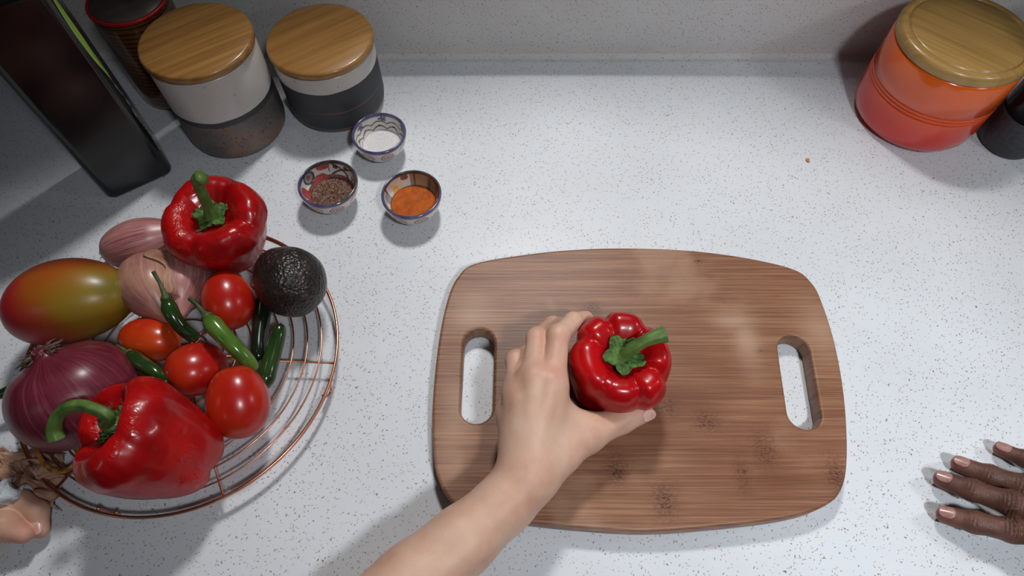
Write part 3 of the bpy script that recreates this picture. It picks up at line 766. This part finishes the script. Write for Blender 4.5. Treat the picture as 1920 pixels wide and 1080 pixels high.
tomato(427, 563, 0.052, 0.0240, 0.0290, (-0.20, 0.75, 0.35), 1, False, 'plum tomato beside the avocado, above the green chilli')
tomato(280, 637, 0.046, 0.0205, 0.0290, (-1, 0.18, -0.1), 2, True, 'orange-red plum tomato lying crosswise right of the red onion')
tomato(369, 692, 0.048, 0.0240, 0.0275, (0.50, 0.6, -0.55), 3, False, 'round-looking plum tomato in the middle of the pile')
tomato(447, 753, 0.050, 0.0265, 0.0325, (-0.12, 0.62, 0.35), 4, False, 'largest plum tomato, nearest the right edge of the pile')

# mango
def mango():
    c = at(132, 563, 0.061)
    m = Mat('mango_skin', rough=0.36, coat=0.12, sss=0.03); m.p.inputs['Coat Roughness'].default_value = 0.25
    m.base(m.mix(m.ramp(m.noise(560, 2), [(0.66, (0, 0, 0)), (0.78, (0.6, 0.6, 0.6))]), m.attr(), rgb(178, 128, 60)))
    a, b, d = 0.0575, 0.0405, 0.0385; N = 48; prof = []
    for k in range(N + 1):
        p = PI * k / N; prof.append((max(0, math.sin(p)) ** 0.95, -math.cos(p)))
    prof[0] = (0, -1); prof[-1] = (0, 1)
    def fn(r, z, th, t):
        w = 1 + 0.07 * (-z) * 1.0
        y = r * math.sin(th) * b * w + 0.004 * z * z; x = r * math.cos(th) * d * w
        return (x, y, z * a)
    V, F = lathe(prof, 80, fn); o = pydata('mango', V, F, m)
    place(o, c, (0.97, 0.20, 0.06), (0, 0, 1))
    A = rgb(168, 26, 36); B = rgb(158, 80, 22); Cc = rgb(140, 112, 28); D_ = rgb(86, 12, 10); G = rgb(100, 96, 34)
    def mixc(p, q, t): t = max(0, min(1, t)); return tuple(p[i] * (1 - t) + q[i] * t for i in range(3))
    def fn2(co):
        n = pnoise(Vector((co.x * 40, co.y * 40, co.z * 40))) * 0.25
        u = co.z / a + n; v = -co.y / b if False else co.y / b
        col = mixc(A, B, (u + 0.72) * 2.6)
        col = mixc(col, Cc, (u + 0.15) * 1.0 + 0.9 * v)
        col = mixc(col, G, (u - 0.72) * 3.0)
        col = mixc(col, D_, (-v - 0.15 + 0.3 * n) * 1.7)
        col = mixc(col, A, (v - 0.55 - 0.7 * u) * 2.0)
        return col
    paint(o, fn2)
    V, F = lathe([(0, -a - 0.003), (0.0022, -a - 0.003), (0.0026, -a - 0.0005), (0.003, -a + 0.002), (0, -a + 0.003)], 14)
    V = [(v[0] + 0.0, v[1] + 0.012, v[2] + 0.0018) for v in V]
    mt = Mat('mango_stub', rgb(52, 42, 34), rough=0.8); mt.base(mt.ramp(mt.noise(400, 2), [(0.3, rgb(40, 32, 28)), (0.7, rgb(74, 60, 48))]))
    pydata('stem_stub', V, F, mt, o)
    tag(o, 'red, orange and green mango at the left edge of the rack', 'mango')
mango()

# avocado
def avocado():
    c = at(543, 526, 0.056)
    m = Mat('avocado_skin', rough=0.34, spec=0.6, coat=0.12)
    m.base(m.ramp(m.noise(120, 4), [(0.35, rgb(26, 22, 22)), (0.6, rgb(42, 34, 30)), (0.75, rgb(68, 52, 42))]))
    v = m.n('ShaderNodeTexVoronoi'); v.inputs['Scale'].default_value = 330; m.l(m.co(), v.inputs['Vector'])
    h = m.math('ADD', m.math('MULTIPLY', v.outputs['Distance'], 0.8), m.noise(170, 3, dist=1.2)); m.bump(h, 0.75, 0.0016, coat=True)
    prof = []; N = 40
    for k in range(N + 1):
        p = PI * k / N; s = math.sin(p); z = -math.cos(p); prof.append((s * 0.0325 * (1 - 0.16 * max(0, z) ** 1.5) * (1 + 0.03 * (1 - z)), z * 0.0365))
    prof[0] = (0, -0.0365); prof[-1] = (0, 0.0365)
    def fn(r, z, th, t):
        x, y = r * math.cos(th), r * math.sin(th); k = 1 + 0.03 * pnoise(Vector((x * 60, y * 60, z * 60)))
        return (x * k, y * k, z * k)
    V, F = lathe(prof, 80, fn); o = pydata('avocado', V, F, m); place(o, c, (-0.62, 0.50, 0.25), (0, 0, 1))
    V, F = lathe([(0, 0.034), (0.0032, 0.0345), (0.0036, 0.0368), (0.002, 0.038), (0, 0.038)], 16)
    mt = Mat('avocado_stub', rgb(80, 58, 38), rough=0.8); mt.base(mt.ramp(mt.noise(300, 2), [(0.3, rgb(60, 44, 30)), (0.7, rgb(96, 72, 48))]))
    pydata('stem_stub', V, F, mt, o)
    tag(o, 'dark bumpy avocado at the right side of the rack', 'avocado')
avocado()

# onions and shallots: papery skins with streaks along the meridians
def allium_mat(name, base, dark, streak, freq=34, rough=0.3, seam=0.6):
    m = Mat(name, rough=rough, coat=0.2, sss=0.05); m.p.inputs['Coat Roughness'].default_value = 0.25
    co = m.n('ShaderNodeTexCoord'); sep = m.n('ShaderNodeSeparateXYZ'); m.l(co.outputs['Object'], sep.inputs[0])
    ang = m.math('ARCTAN2', sep.outputs[1], sep.outputs[0])
    cs = m.n('ShaderNodeCombineXYZ')
    m.l(m.math('MULTIPLY', m.math('COSINE', ang), freq / 6.283), cs.inputs[0]); m.l(m.math('MULTIPLY', m.math('SINE', ang), freq / 6.283), cs.inputs[1])
    m.l(m.math('MULTIPLY', sep.outputs[2], 9), cs.inputs[2])
    f = m.noise(2.6, 4, cs.outputs[0], 0.65, 0.2)
    c = m.ramp(f, [(0.36, dark), (0.46, base), (0.55, base), (0.64, streak)])
    blot = m.noise(30, 3)
    c = m.mix(m.ramp(blot, [(0.40, (0, 0, 0)), (0.65, (seam, seam, seam))]), c, streak)
    m.base(c); m.bump(f, 0.12, 0.001)
    return m
M_red_onion = allium_mat('red_onion_skin', rgb(104, 30, 46), rgb(78, 18, 34), rgb(132, 58, 74), 46, 0.36, 0.22)
M_shallot = allium_mat('shallot_skin', rgb(164, 104, 104), rgb(118, 50, 68), rgb(192, 146, 132), 40, 0.36, 0.45)
M_shallot2 = allium_mat('brown_shallot_skin', rgb(160, 108, 98), rgb(138, 78, 84), rgb(182, 138, 114), 38, 0.38, 0.85)
M_root = Mat('dry_root', rough=0.9); M_root.base(M_root.ramp(M_root.noise(260, 3), [(0.35, rgb(50, 36, 30)), (0.65, rgb(140, 114, 96))]))
M_paper = Mat('papery_skin', rough=0.6, coat=0.05, sss=0.05); M_paper.base(M_paper.ramp(M_paper.noise(50, 4), [(0.3, rgb(136, 90, 72)), (0.7, rgb(184, 146, 122))])); M_paper.bump(M_paper.noise(200, 3), 0.4, 0.001)
def bulb(prof_pts, mat, squash=1.0, lump=0.02, n=96, seed=0):
    prof = [(max(0, p[0]), p[1]) for p in spline(prof_pts, 6)]
    prof[0] = (0, prof[0][1]); prof[-1] = (0, prof[-1][1])
    def fn(r, z, th, t):
        x, y = r * math.cos(th), r * math.sin(th) * squash; k = 1 + lump * pnoise(Vector((x * 30, y * 30, z * 18 + seed))) + 0.006 * math.cos(9 * th + seed)
        return (x * k, y * k, z)
    return lathe(prof, n, fn)
def tuft(c, d, n, L, spread, w, seed):
    random.seed(seed); parts = []
    d = Vector(d).normalized(); q = d.to_track_quat('Z', 'Y')
    for k in range(n):
        a = random.uniform(0, 2 * PI); s = spread * math.sqrt(random.random()); e = q @ Vector((math.cos(a) * s, math.sin(a) * s, 1)).normalized()
        b = Vector(c) + q @ Vector((math.cos(a) * w, math.sin(a) * w, 0)) * random.random(); l = L * random.uniform(0.5, 1.1); j = Vector([random.gauss(0, 0.22) for _ in range(3)]) * l
        parts.append(tube([b, b + e * l * 0.5 + j * 0.5, b + e * l + j], [0.0006, 0.0005, 0.0002], 5))
    return merge(*parts)
def red_onion():
    c = at(140, 741, 0.065)
    V, F = bulb([(0, -0.041), (0.014, -0.040), (0.035, -0.032), (0.048, -0.017), (0.0520, 0.002), (0.047, 0.020), (0.035, 0.033), (0.019, 0.038), (0.010, 0.0415), (0.0068, 0.0455), (0.0058, 0.049), (0, 0.050)], M_red_onion, 0.97, 0.02, seed=4)
    o = pydata('red_onion', V, F, M_red_onion)
    d = Vector((-0.30, 0.46, 0.70)).normalized(); place(o, c, d, (1, 0, 0))
    V, F = tuft((0, 0, 0.043), (0.3, 0.1, 0.9), 50, 0.007, 0.8, 0.005, 7); f1 = tuft((0.003, 0.002, 0.046), (1, 0.3, -0.1), 60, 0.011, 0.30, 0.004, 9)
    f2 = tuft((-0.003, -0.001, 0.044), (-1, -0.35, -0.45), 90, 0.013, 0.28, 0.004, 10)
    V, F = merge((V, F), f1, f2); pydata('dry_neck', V, F, M_root, o)
    tag(o, 'large red onion with a dry brown neck, left of the tomatoes', 'onion')
red_onion()
def shallots():
    c = at(262, 455, 0.050)
    V, F = bulb([(0, -0.038), (0.006, -0.037), (0.016, -0.030), (0.0225, -0.016), (0.0245, 0.0), (0.0215, 0.016), (0.0150, 0.030), (0.009, 0.042), (0.005, 0.052), (0, 0.053)], M_shallot, 1, 0.03, seed=2)
    o = pydata('shallot', V, F, M_shallot); place(o, c, (0.93, 0.30, 0.08), (0, 0, 1))
    V, F = tuft((0, 0, -0.0365), (0, 0, -1), 22, 0.004, 0.9, 0.003, 3); pydata('roots', V, F, M_root, o)
    tag(o, 'long smooth pink shallot left of the upright pepper', 'shallot', 'shallots on the rack')
    # broad double shallot with split outer skin
    c = at(307, 535, 0.053); t = empty('shallot')
    V1 = bulb([(0, -0.034), (0.010, -0.033), (0.022, -0.025), (0.0275, -0.010), (0.0275, 0.006), (0.022, 0.021), (0.012, 0.034), (0.005, 0.045), (0, 0.050)], None, 1, 0.04, seed=5)
    M1 = Matrix.Translation((-0.0105, 0.002, 0)) @ Matrix.Rotation(math.radians(10), 4, 'Y')
    o1 = pydata('clove', *xf(V1, M1), M_shallot2, t)
    V2 = bulb([(0, -0.032), (0.010, -0.031), (0.020, -0.023), (0.0245, -0.010), (0.0245, 0.006), (0.020, 0.020), (0.011, 0.032), (0.005, 0.043), (0, 0.048)], None, 1, 0.04, seed=8)
    M2 = Matrix.Translation((0.0160, 0.0, 0)) @ Matrix.Rotation(math.radians(-10), 4, 'Y')
    o2 = pydata('clove', *xf(V2, M2), M_shallot, t)
    # peeling skin: a curled sheet with a torn edge over the seam
    V, F = [], []; nu, nv = 26, 20
    for j in range(nv + 1):
        for i in range(nu + 1):
            s = i / nu; q = j / nv; th = math.radians(22 + (46 + 14 * math.sin(q * 7)) * s + 9 * math.sin(q * 11)); z = -0.026 + 0.056 * q
            rr = 0.0285 * math.sqrt(max(0.02, 1 - (abs(z) / 0.044) ** 2.2)) + 0.0014 + 0.009 * max(0, (0.35 - s)) + 0.0007 * pnoise(Vector((s * 9, q * 9, 1)))
            V.append((-0.010 + rr * math.cos(th) * 1.02, 0.002 + rr * math.sin(th), z))
    for j in range(nv):
        for i in range(nu): a = j * (nu + 1) + i; F.append((a, a + 1, a + nu + 2, a + nu + 1))
    sk = pydata('peeling_skin', V, F, M_paper, t); md = sk.modifiers.new('thick', 'SOLIDIFY'); md.thickness = 0.0004
    V, F = tube([(0, 0.002, 0.040), (0.002, 0.006, 0.050), (0.000, 0.010, 0.058)], [0.0035, 0.0016, 0.0006], 8); pydata('dry_tip', V, F, M_root, t)
    place(t, c, (0.42, -0.86, 0.10), (0.95, 0.35, -0.25))
    tag(t, 'broad brown-pink shallot with split peeling skin between mango and tomato', 'shallot', 'shallots on the rack')
shallots()

# chillies
def chilli(pts, r, label, dark, stem=True, stem_len=0.018):
    P = [at(*p) for p in pts]; path = spline([tuple(p) for p in P], 8); n = len(path)
    rad = []
    for i in range(n):
        t = i / (n - 1); rad.append(r * min(1, (0.55 + 2.6 * t)) * (1 - 0.28 * t) * (1 if t < 0.78 else max(0.10, math.sqrt(max(0, 1 - ((t - 0.78) / 0.22) ** 2.2)))))
    m = Mat('chilli_skin', rough=0.18, coat=0.5)
    c0, c1 = (rgb(22, 42, 16), rgb(42, 68, 28)) if dark == 1 else ((rgb(14, 18, 15), rgb(26, 36, 24)) if dark == 2 else (rgb(54, 88, 26), rgb(92, 124, 50)))
    m.base(m.ramp(m.noise(45, 3), [(0.35, c0), (0.7, c1)]))
    t = empty('green_chilli', P[0])
    path = [Vector(tuple(p)) - P[0] for p in path]
    V, F = tube(path, rad, 24); pydata('pod', V, F, m, t)
    if stem:
        d = (path[0] - path[2]).normalized()
        ms = Mat('chilli_stem', rough=0.6); ms.base(ms.ramp(ms.noise(150, 2), [(0.3, rgb(40, 56, 26)), (0.7, rgb(84, 96, 52))]))
        q = [path[0] - d * 0.0010, path[0] + d * 0.002, path[0] + d * 0.006, path[0] + d * (0.006 + stem_len * 0.5) + Vector((0, 0, 0.002)), path[0] + d * (0.006 + stem_len) + Vector((-0.002, 0, 0.003))]
        V, F = tube(q, [r * 0.64, r * 0.62, r * 0.30, r * 0.20, r * 0.24], 14); pydata('stem', V, F, ms, t)
    tag(t, label, 'chilli', 'green chillies')
    return t
chilli([(312, 562, .086), (324, 592, .080), (344, 618, .070), (372, 638, .060)], 0.0075, 'green chilli resting on the broad shallot, tip towards the middle tomato', 1, stem_len=0.020)
chilli([(390, 596, .080), (412, 622, .078), (444, 655, .070), (482, 694, .052)], 0.0088, 'brightest green chilli, lying diagonally between two tomatoes', 0)
chilli([(497, 548, .036), (492, 590, .036), (486, 632, .036), (484, 678, .036)], 0.0092, 'blackish green chilli half under the avocado', 2)
chilli([(494, 726, .034), (504, 690, .036), (516, 648, .042), (527, 606, .048)], 0.0092, 'dark green chilli at the right edge of the pile, tip below the avocado', 1, stem=False)
chilli([(243, 664, .062), (264, 680, .066), (292, 700, .066), (316, 728, .058)], 0.0075, 'short green chilli between the red onion and tomatoes', 1, stem_len=0.010)
chilli([(78, 716, .034), (48, 722, .034), (22, 731, .034), (-8, 744, .033)], 0.0065, 'dark green chilli tip poking out left of the red onion', 1, stem=False)

# crumb on the worktop
mc = Mat('crumb', rgb(200, 122, 78), rough=0.8); mc.base(mc.ramp(mc.noise(500, 2), [(0.3, rgb(190, 104, 62)), (0.7, rgb(214, 150, 110))]))
bm = bmesh.new(); bmesh.ops.create_icosphere(bm, subdivisions=2, radius=0.0019)
for v in bm.verts: v.co = Vector((v.co.x * 1.2, v.co.y * 1.5, v.co.z * 0.8)) * (1 + 0.35 * pnoise(v.co * 900))
o = bm_obj('crumb', bm, mc, smooth=False); o.location = at(1515, 300, 0.0016); tag(o, 'tiny orange-brown crumb alone on the worktop left of the crock', 'crumb')

# ------------------------------------------------------------------ hands
def skin(name, c0, c1, c2, bscale=700, bstr=0.25, rough=0.45, flush=(0, 0, 0, 1)):
    m = Mat(name, rough=rough, spec=0.4, sss=0.06)
    n1 = m.noise(28, 4); n2 = m.noise(140, 3)
    c = m.ramp(n1, [(0.3, c0), (0.5, c1), (0.7, c2)])
    c = m.mix(m.math('MULTIPLY', n2, 0.25), c, c0)
    c = m.mix(m.math('MULTIPLY', m.attr('flush'), 0.7), c, flush)
    m.base(c)
    v = m.n('ShaderNodeTexVoronoi'); v.inputs['Scale'].default_value = bscale; v.feature = 'DISTANCE_TO_EDGE'; m.l(m.co(), v.inputs['Vector'])
    m.bump(m.math('ADD', v.outputs['Distance'], m.math('MULTIPLY', m.noise(90, 3), 1.2)), bstr, 0.0008)
    return m
M_pale = skin('pale_skin', rgb(192, 144, 122), rgb(206, 166, 143), rgb(214, 180, 158), flush=rgb(202, 120, 110))
M_brown = skin('brown_skin', rgb(74, 46, 36), rgb(96, 64, 52), rgb(122, 84, 70), bstr=0.4, flush=rgb(168, 98, 92))
M_nail_pale = Mat('pale_nail', rgb(216, 166, 158), rough=0.25, coat=0.3); M_nail_pale.base(M_nail_pale.ramp(M_nail_pale.noise(200, 2), [(0.3, rgb(200, 148, 142)), (0.7, rgb(222, 178, 168))]))
M_nail_brown = Mat('brown_nail', rgb(176, 124, 112), rough=0.3, coat=0.2); M_nail_brown.base(M_nail_brown.ramp(M_nail_brown.noise(200, 2), [(0.3, rgb(138, 96, 90)), (0.7, rgb(170, 128, 118))]))
def nail(tip, d, up, r, L, W, mat, parent):
    d = Vector(d).normalized(); up = Vector(up); up = (up - d * up.dot(d)).normalized(); s = d.cross(up); V, F = [], []
    nu, nv = 10, 10
    for j in range(nv + 1):
        for i in range(nu + 1):
            a = (-1 + 2 * i / nu); q = j / nv; wdt = W * (1 - 0.30 * abs(2 * q - 1) ** 4); ph = a * wdt / r
            rr = r * (1.10 - 0.06 * q - 0.07 * q * q) + 0.0004
            V.append(Vector(tip) + d * (L * (q - 0.72)) - d * (0.0012 * a * a * (1 if q > 0.5 else -1) * abs(2 * q - 1)) + (up * math.cos(ph) + s * math.sin(ph)) * rr)
    for j in range(nv):
        for i in range(nu): a = j * (nu + 1) + i; F.append((a, a + 1, a + nu + 2, a + nu + 1))
    o = pydata('fingernail', V, F, mat, parent); md = o.modifiers.new('thick', 'SOLIDIFY'); md.thickness = 0.0005
    return o

def blush(o, spots):
    """redder skin at fingertips and knuckles: pigment by distance to (point, radius, strength)"""
    me = o.data; n = len(me.vertices); co = np.empty(n * 3, np.float32); me.vertices.foreach_get('co', co); co = co.reshape(-1, 3)
    a = np.zeros(n)
    for p, r, k in spots: a = np.maximum(a, k * np.exp(-((co - np.array(tuple(p))) ** 2).sum(1) / (r * r)))
    at_ = me.color_attributes.new('flush', 'FLOAT_COLOR', 'POINT'); buf = np.ones((n, 4), np.float32); buf[:, :3] = a[:, None]; at_.data.foreach_set('color', buf.ravel())
def pale_hand():
    A = lambda u, v, z: np.array(tuple(at(u, v, z)))
    lo = (-0.26, -0.16, 0.015); hi = (0.15, 0.30, 0.16)
    f = Field(lo, hi, 0.00125)
    wr = A(990, 893, .066)
    # palm and back of the hand
    mcp = {'i': A(1034, 722, .093), 'm': A(1000, 712, .094), 'r': A(970, 735, .084), 'p': A(957, 775, .066)}
    for k, r in (('i', .0125), ('m', .0125), ('r', .0120), ('p', .0115)):
        f.cone(wr + (mcp[k] - wr) * 0.12, mcp[k], .0185, r, .012)
    f.cone(wr, (mcp['i'] + mcp['r']) / 2 + np.array((0, -.012, -.010)), .019, .014, .012)
    # thumb heel and web
    th0 = A(1030, 872, .060); th1 = A(1098, 812, .058)
    f.cone(wr, th1, .0195, .0150, .012); f.cone(th1, mcp['i'] + np.array((.0, -.012, -.008)), .0125, .0105, .014)
    f.cone((wr + th1) / 2, A(1010, 780, .078), .014, .014, .014)
    # wrist and forearm: oval section
    fa = [(990, 893, .066), (945, 945, .064), (865, 1015, .062), (778, 1090, .062), (670, 1190, .066)]
    r1 = [.0195, .0195, .0225, .0260, .0290]
    for off, q in ((-1, 1), (1, 1), (0, 1.06)):
        P = []
        for (u, v, z), r in zip(fa, r1):
            p = A(u, v, z); P.append(p + off * np.array((.80, .60, 0)) * r * 0.36)
        f.chain(P, [r * q * 0.95 for r in r1], .010)
    # fingers
    g = f.new()
    fing = [([mcp['i'], A(1047, 630, .096), A(1074, 603, .084), A(1098, 597, .068)], [.0120, .0093, .0084, .0072]),
            ([mcp['m'], A(1008, 635, .088), A(1036, 610, .070), A(1066, 610, .054)], [.0116, .0092, .0083, .0070]),
            ([mcp['r'], A(968, 676, .074), A(1002, 654, .056), A(1040, 645, .046)], [.0108, .0088, .0078, .0068]),
            ([mcp['p'], A(962, 722, .052), A(990, 706, .040), A(1022, 700, .036)], [.0100, .0080, .0070, .0062])]
    for pts, rr in fing:
        h_ = f.new(); h_.chain(pts, rr, .003)
        h_.cone(pts[1] + np.array((0, 0, .0004)), pts[1] + np.array((0, 0.0005, .0004)), rr[1] * 1.0, rr[1] * 1.0, .004)
        dd_ = pts[2] - pts[0]; h_.crease(pts[1], dd_, .00028, .0024, .004)
        g.join(h_, .0016)
    f.join(g, .009)
    for k in 'imr':      # extensor tendons
        p = mcp[k]; q = wr + (p - wr) * 0.38; up_ = np.array((0, 0, 1.0)); f.cone(q + up_ * .0135, p + up_ * .0098, .0026, .0034, .008)
    t_ = f.new(); tp = [th1, A(1165, 788, .060), A(1207, 774, .060)]
    t_.chain(tp, [.0150, .0112, .0086], .004); f.join(t_, .007)
    d = tp[2] - tp[1]
    f.crease(A(1172, 786, .064), d, .00035, .0022, .004, (0, -.3, .95))
    V, Q = f.mesh(); return V, Q, tp
V, Q, tp = pale_hand()
person1 = np_mesh('person', V, Q, M_pale)
dd = Vector(tp[2] - tp[1])
nail(Vector(tp[2]) + dd.normalized() * 0.0042, dd, (0.25, -0.60, 0.75), .0084, .0125, .0050, M_nail_pale, person1)
blush(person1, [(tp[2], .010, .6), (at(1040, 700, .100), .011, .75), (at(1052, 634, .102), .006, .5), (at(1013, 637, .096), .006, .4), (at(973, 678, .08), .006, .4), (at(1096, 602, .07), .007, .5)])
tag(person1, "person's bare pale left forearm and hand gripping the pepper on the board", 'person')

def brown_hand():
    A = lambda u, v, z: np.array(tuple(at(u, v, z)))
    f = Field((0.36, -0.05, -0.002), (0.66, 0.24, 0.075), 0.0009)
    wr = A(2150, 1050, .040)
    F4 = [([(1774, 966, .0125), (1826, 979, .0195), (1896, 994, .0275), (2010, 1010, .034)], [.0078, .0088, .0098, .0115]),
          ([(1768, 900, .0125), (1822, 919, .0200), (1893, 943, .0295), (2000, 968, .036)], [.0078, .0088, .0100, .0118]),
          ([(1800, 871, .0115), (1854, 891, .0185), (1918, 912, .0265), (2010, 935, .034)], [.0074, .0084, .0094, .0112]),
          ([(1877, 843, .0105), (1922, 861, .0155), (1968, 880, .0210), (2030, 905, .029)], [.0064, .0072, .0082, .0105])]
    g = f.new(); tips = []
    for pts, rr in F4:
        P = [A(*p) for p in pts]; h_ = f.new(); h_.chain(P, rr, .003)
        for j in (1, 2): h_.cone(P[j] + np.array((0, 0, .0012)), P[j] + np.array((.001, 0, .0012)), rr[j], rr[j], .004)
        g.join(h_, .0012); tips.append((P, rr)); f.cone(P[3], wr, rr[3], .019, .012)
    f.join(g, .006)
    th = [A(2110, 1090, .030), A(1995, 1125, .022), A(1935, 1118, .014)]
    h_ = f.new(); h_.chain(th, [.014, .0105, .0085], .004); f.join(h_, .008)
    f.cone(wr, A(2300, 1120, .045), .021, .024, .012)
    for P, rr in tips:
        for j, amp, wd in ((1, .0007, .0040), (2, .0011, .0060)): f.crease(P[j], P[j + 1] - P[j - 1], amp, .0026, wd)
    V, Q = f.mesh(); return V, Q, tips
V, Q, tips = brown_hand()
person2 = np_mesh('person', V, Q, M_brown)
for P, rr in tips:
    d = Vector(P[0] - P[1]); nail(Vector(P[0]) + d.normalized() * rr[0] * 0.42, d, (-0.1, 0.10, 1), rr[0], .0125, rr[0] * 0.66, M_nail_brown, person2)
blush(person2, [(P[0] * 1.25 - P[1] * 0.25, .0080, 1.0) for P, rr in tips])
tag(person2, "person's dark brown hand resting palm down, fingers entering from the right edge", 'person')

# pale fingers holding a crumpled papery skin at the lower left
def left_fingers():
    A = lambda u, v, z: np.array(tuple(at(u, v, z)))
    f = Field((-0.80, -0.08, 0.0), (-0.36, 0.19, 0.09), 0.0013)
    g = f.new()
    a = [A(44, 1002, .022), A(6, 986, .028), (A(-60, 996, .032)), A(-170, 1030, .040)]
    b = [A(76, 994, .012), A(70, 958, .018), A(36, 940, .022), A(-110, 990, .034)]
    h_ = f.new(); h_.chain(a, [.0078, .0120, .0135, .015], .004); g.join(h_, .0015)
    h_ = f.new(); h_.chain(b, [.0070, .0085, .0100, .014], .004); g.join(h_, .0015)
    f.join(g, .004); f.cone(A(-110, 1005, .036), A(-170, 1035, .040), .020, .022, .01); f.cone(A(-170, 1035, .040), A(-560, 1190, .050), .021, .032, .01)
    V, Q = f.mesh(); return V, Q, a, b
V, Q, a, b = left_fingers()
person3 = np_mesh('person', V, Q, M_pale)
nail(Vector(b[0]) , Vector(b[0] - b[1]), (0.2, -0.25, 1), .0070, .0105, .0046, M_nail_pale, person3)
blush(person3, [(a[0], .012, .7), (b[0], .010, .7)])
tag(person3, "person's pale fingertips entering from the lower left edge beside the papery skin", 'person')
def crumple(name, pts, z0, amp, mat, label, cat, seed, hgt):
    V, F = [], []; n = 34
    c = [at(u, v, z0) for u, v in pts]      # quad corners
    for j in range(n + 1):
        for i in range(n + 1):
            s, q = i / n, j / n; p = (c[0] * (1 - s) + c[1] * s) * (1 - q) + (c[3] * (1 - s) + c[2] * s) * q
            k1 = abs(pnoise(Vector((s * 4, q * 4, seed)))) + 0.5 * abs(pnoise(Vector((s * 9, q * 9, seed + 5)))); e = math.sin(PI * s) ** .5 * math.sin(PI * q) ** .5
            V.append((p.x + 0.010 * pnoise(Vector((s * 5, q * 5, seed + 9))), p.y + 0.010 * pnoise(Vector((s * 5, q * 5, seed + 19))), 0.0025 + hgt * e * 0.7 + amp * k1))
    for j in range(n):
        for i in range(n): a_ = j * (n + 1) + i; F.append((a_, a_ + 1, a_ + n + 2, a_ + n + 1))
    o = pydata(name, V, F, mat, smooth=False); md = o.modifiers.new('thick', 'SOLIDIFY'); md.thickness = 0.0005
    tag(o, label, cat); return o
crumple('paper_skin', [(-60, 842), (112, 846), (104, 955), (-50, 950)], .012, .022, M_paper, 'crumpled light brown papery skin beside the near left edge of the rack', 'paper', 3, .022)
M_blue = Mat('pale_paper', rgb(186, 194, 200), rough=0.6); M_blue.base(M_blue.ramp(M_blue.noise(60, 3), [(0.3, rgb(168, 174, 180)), (0.7, rgb(206, 212, 216))]))
crumple('white_paper', [(-50, 893), (26, 893), (28, 952), (-50, 950)], .046, .008, M_blue, 'small bluish white piece of paper at the lower left edge, on the brown skin', 'paper', 13, .050)
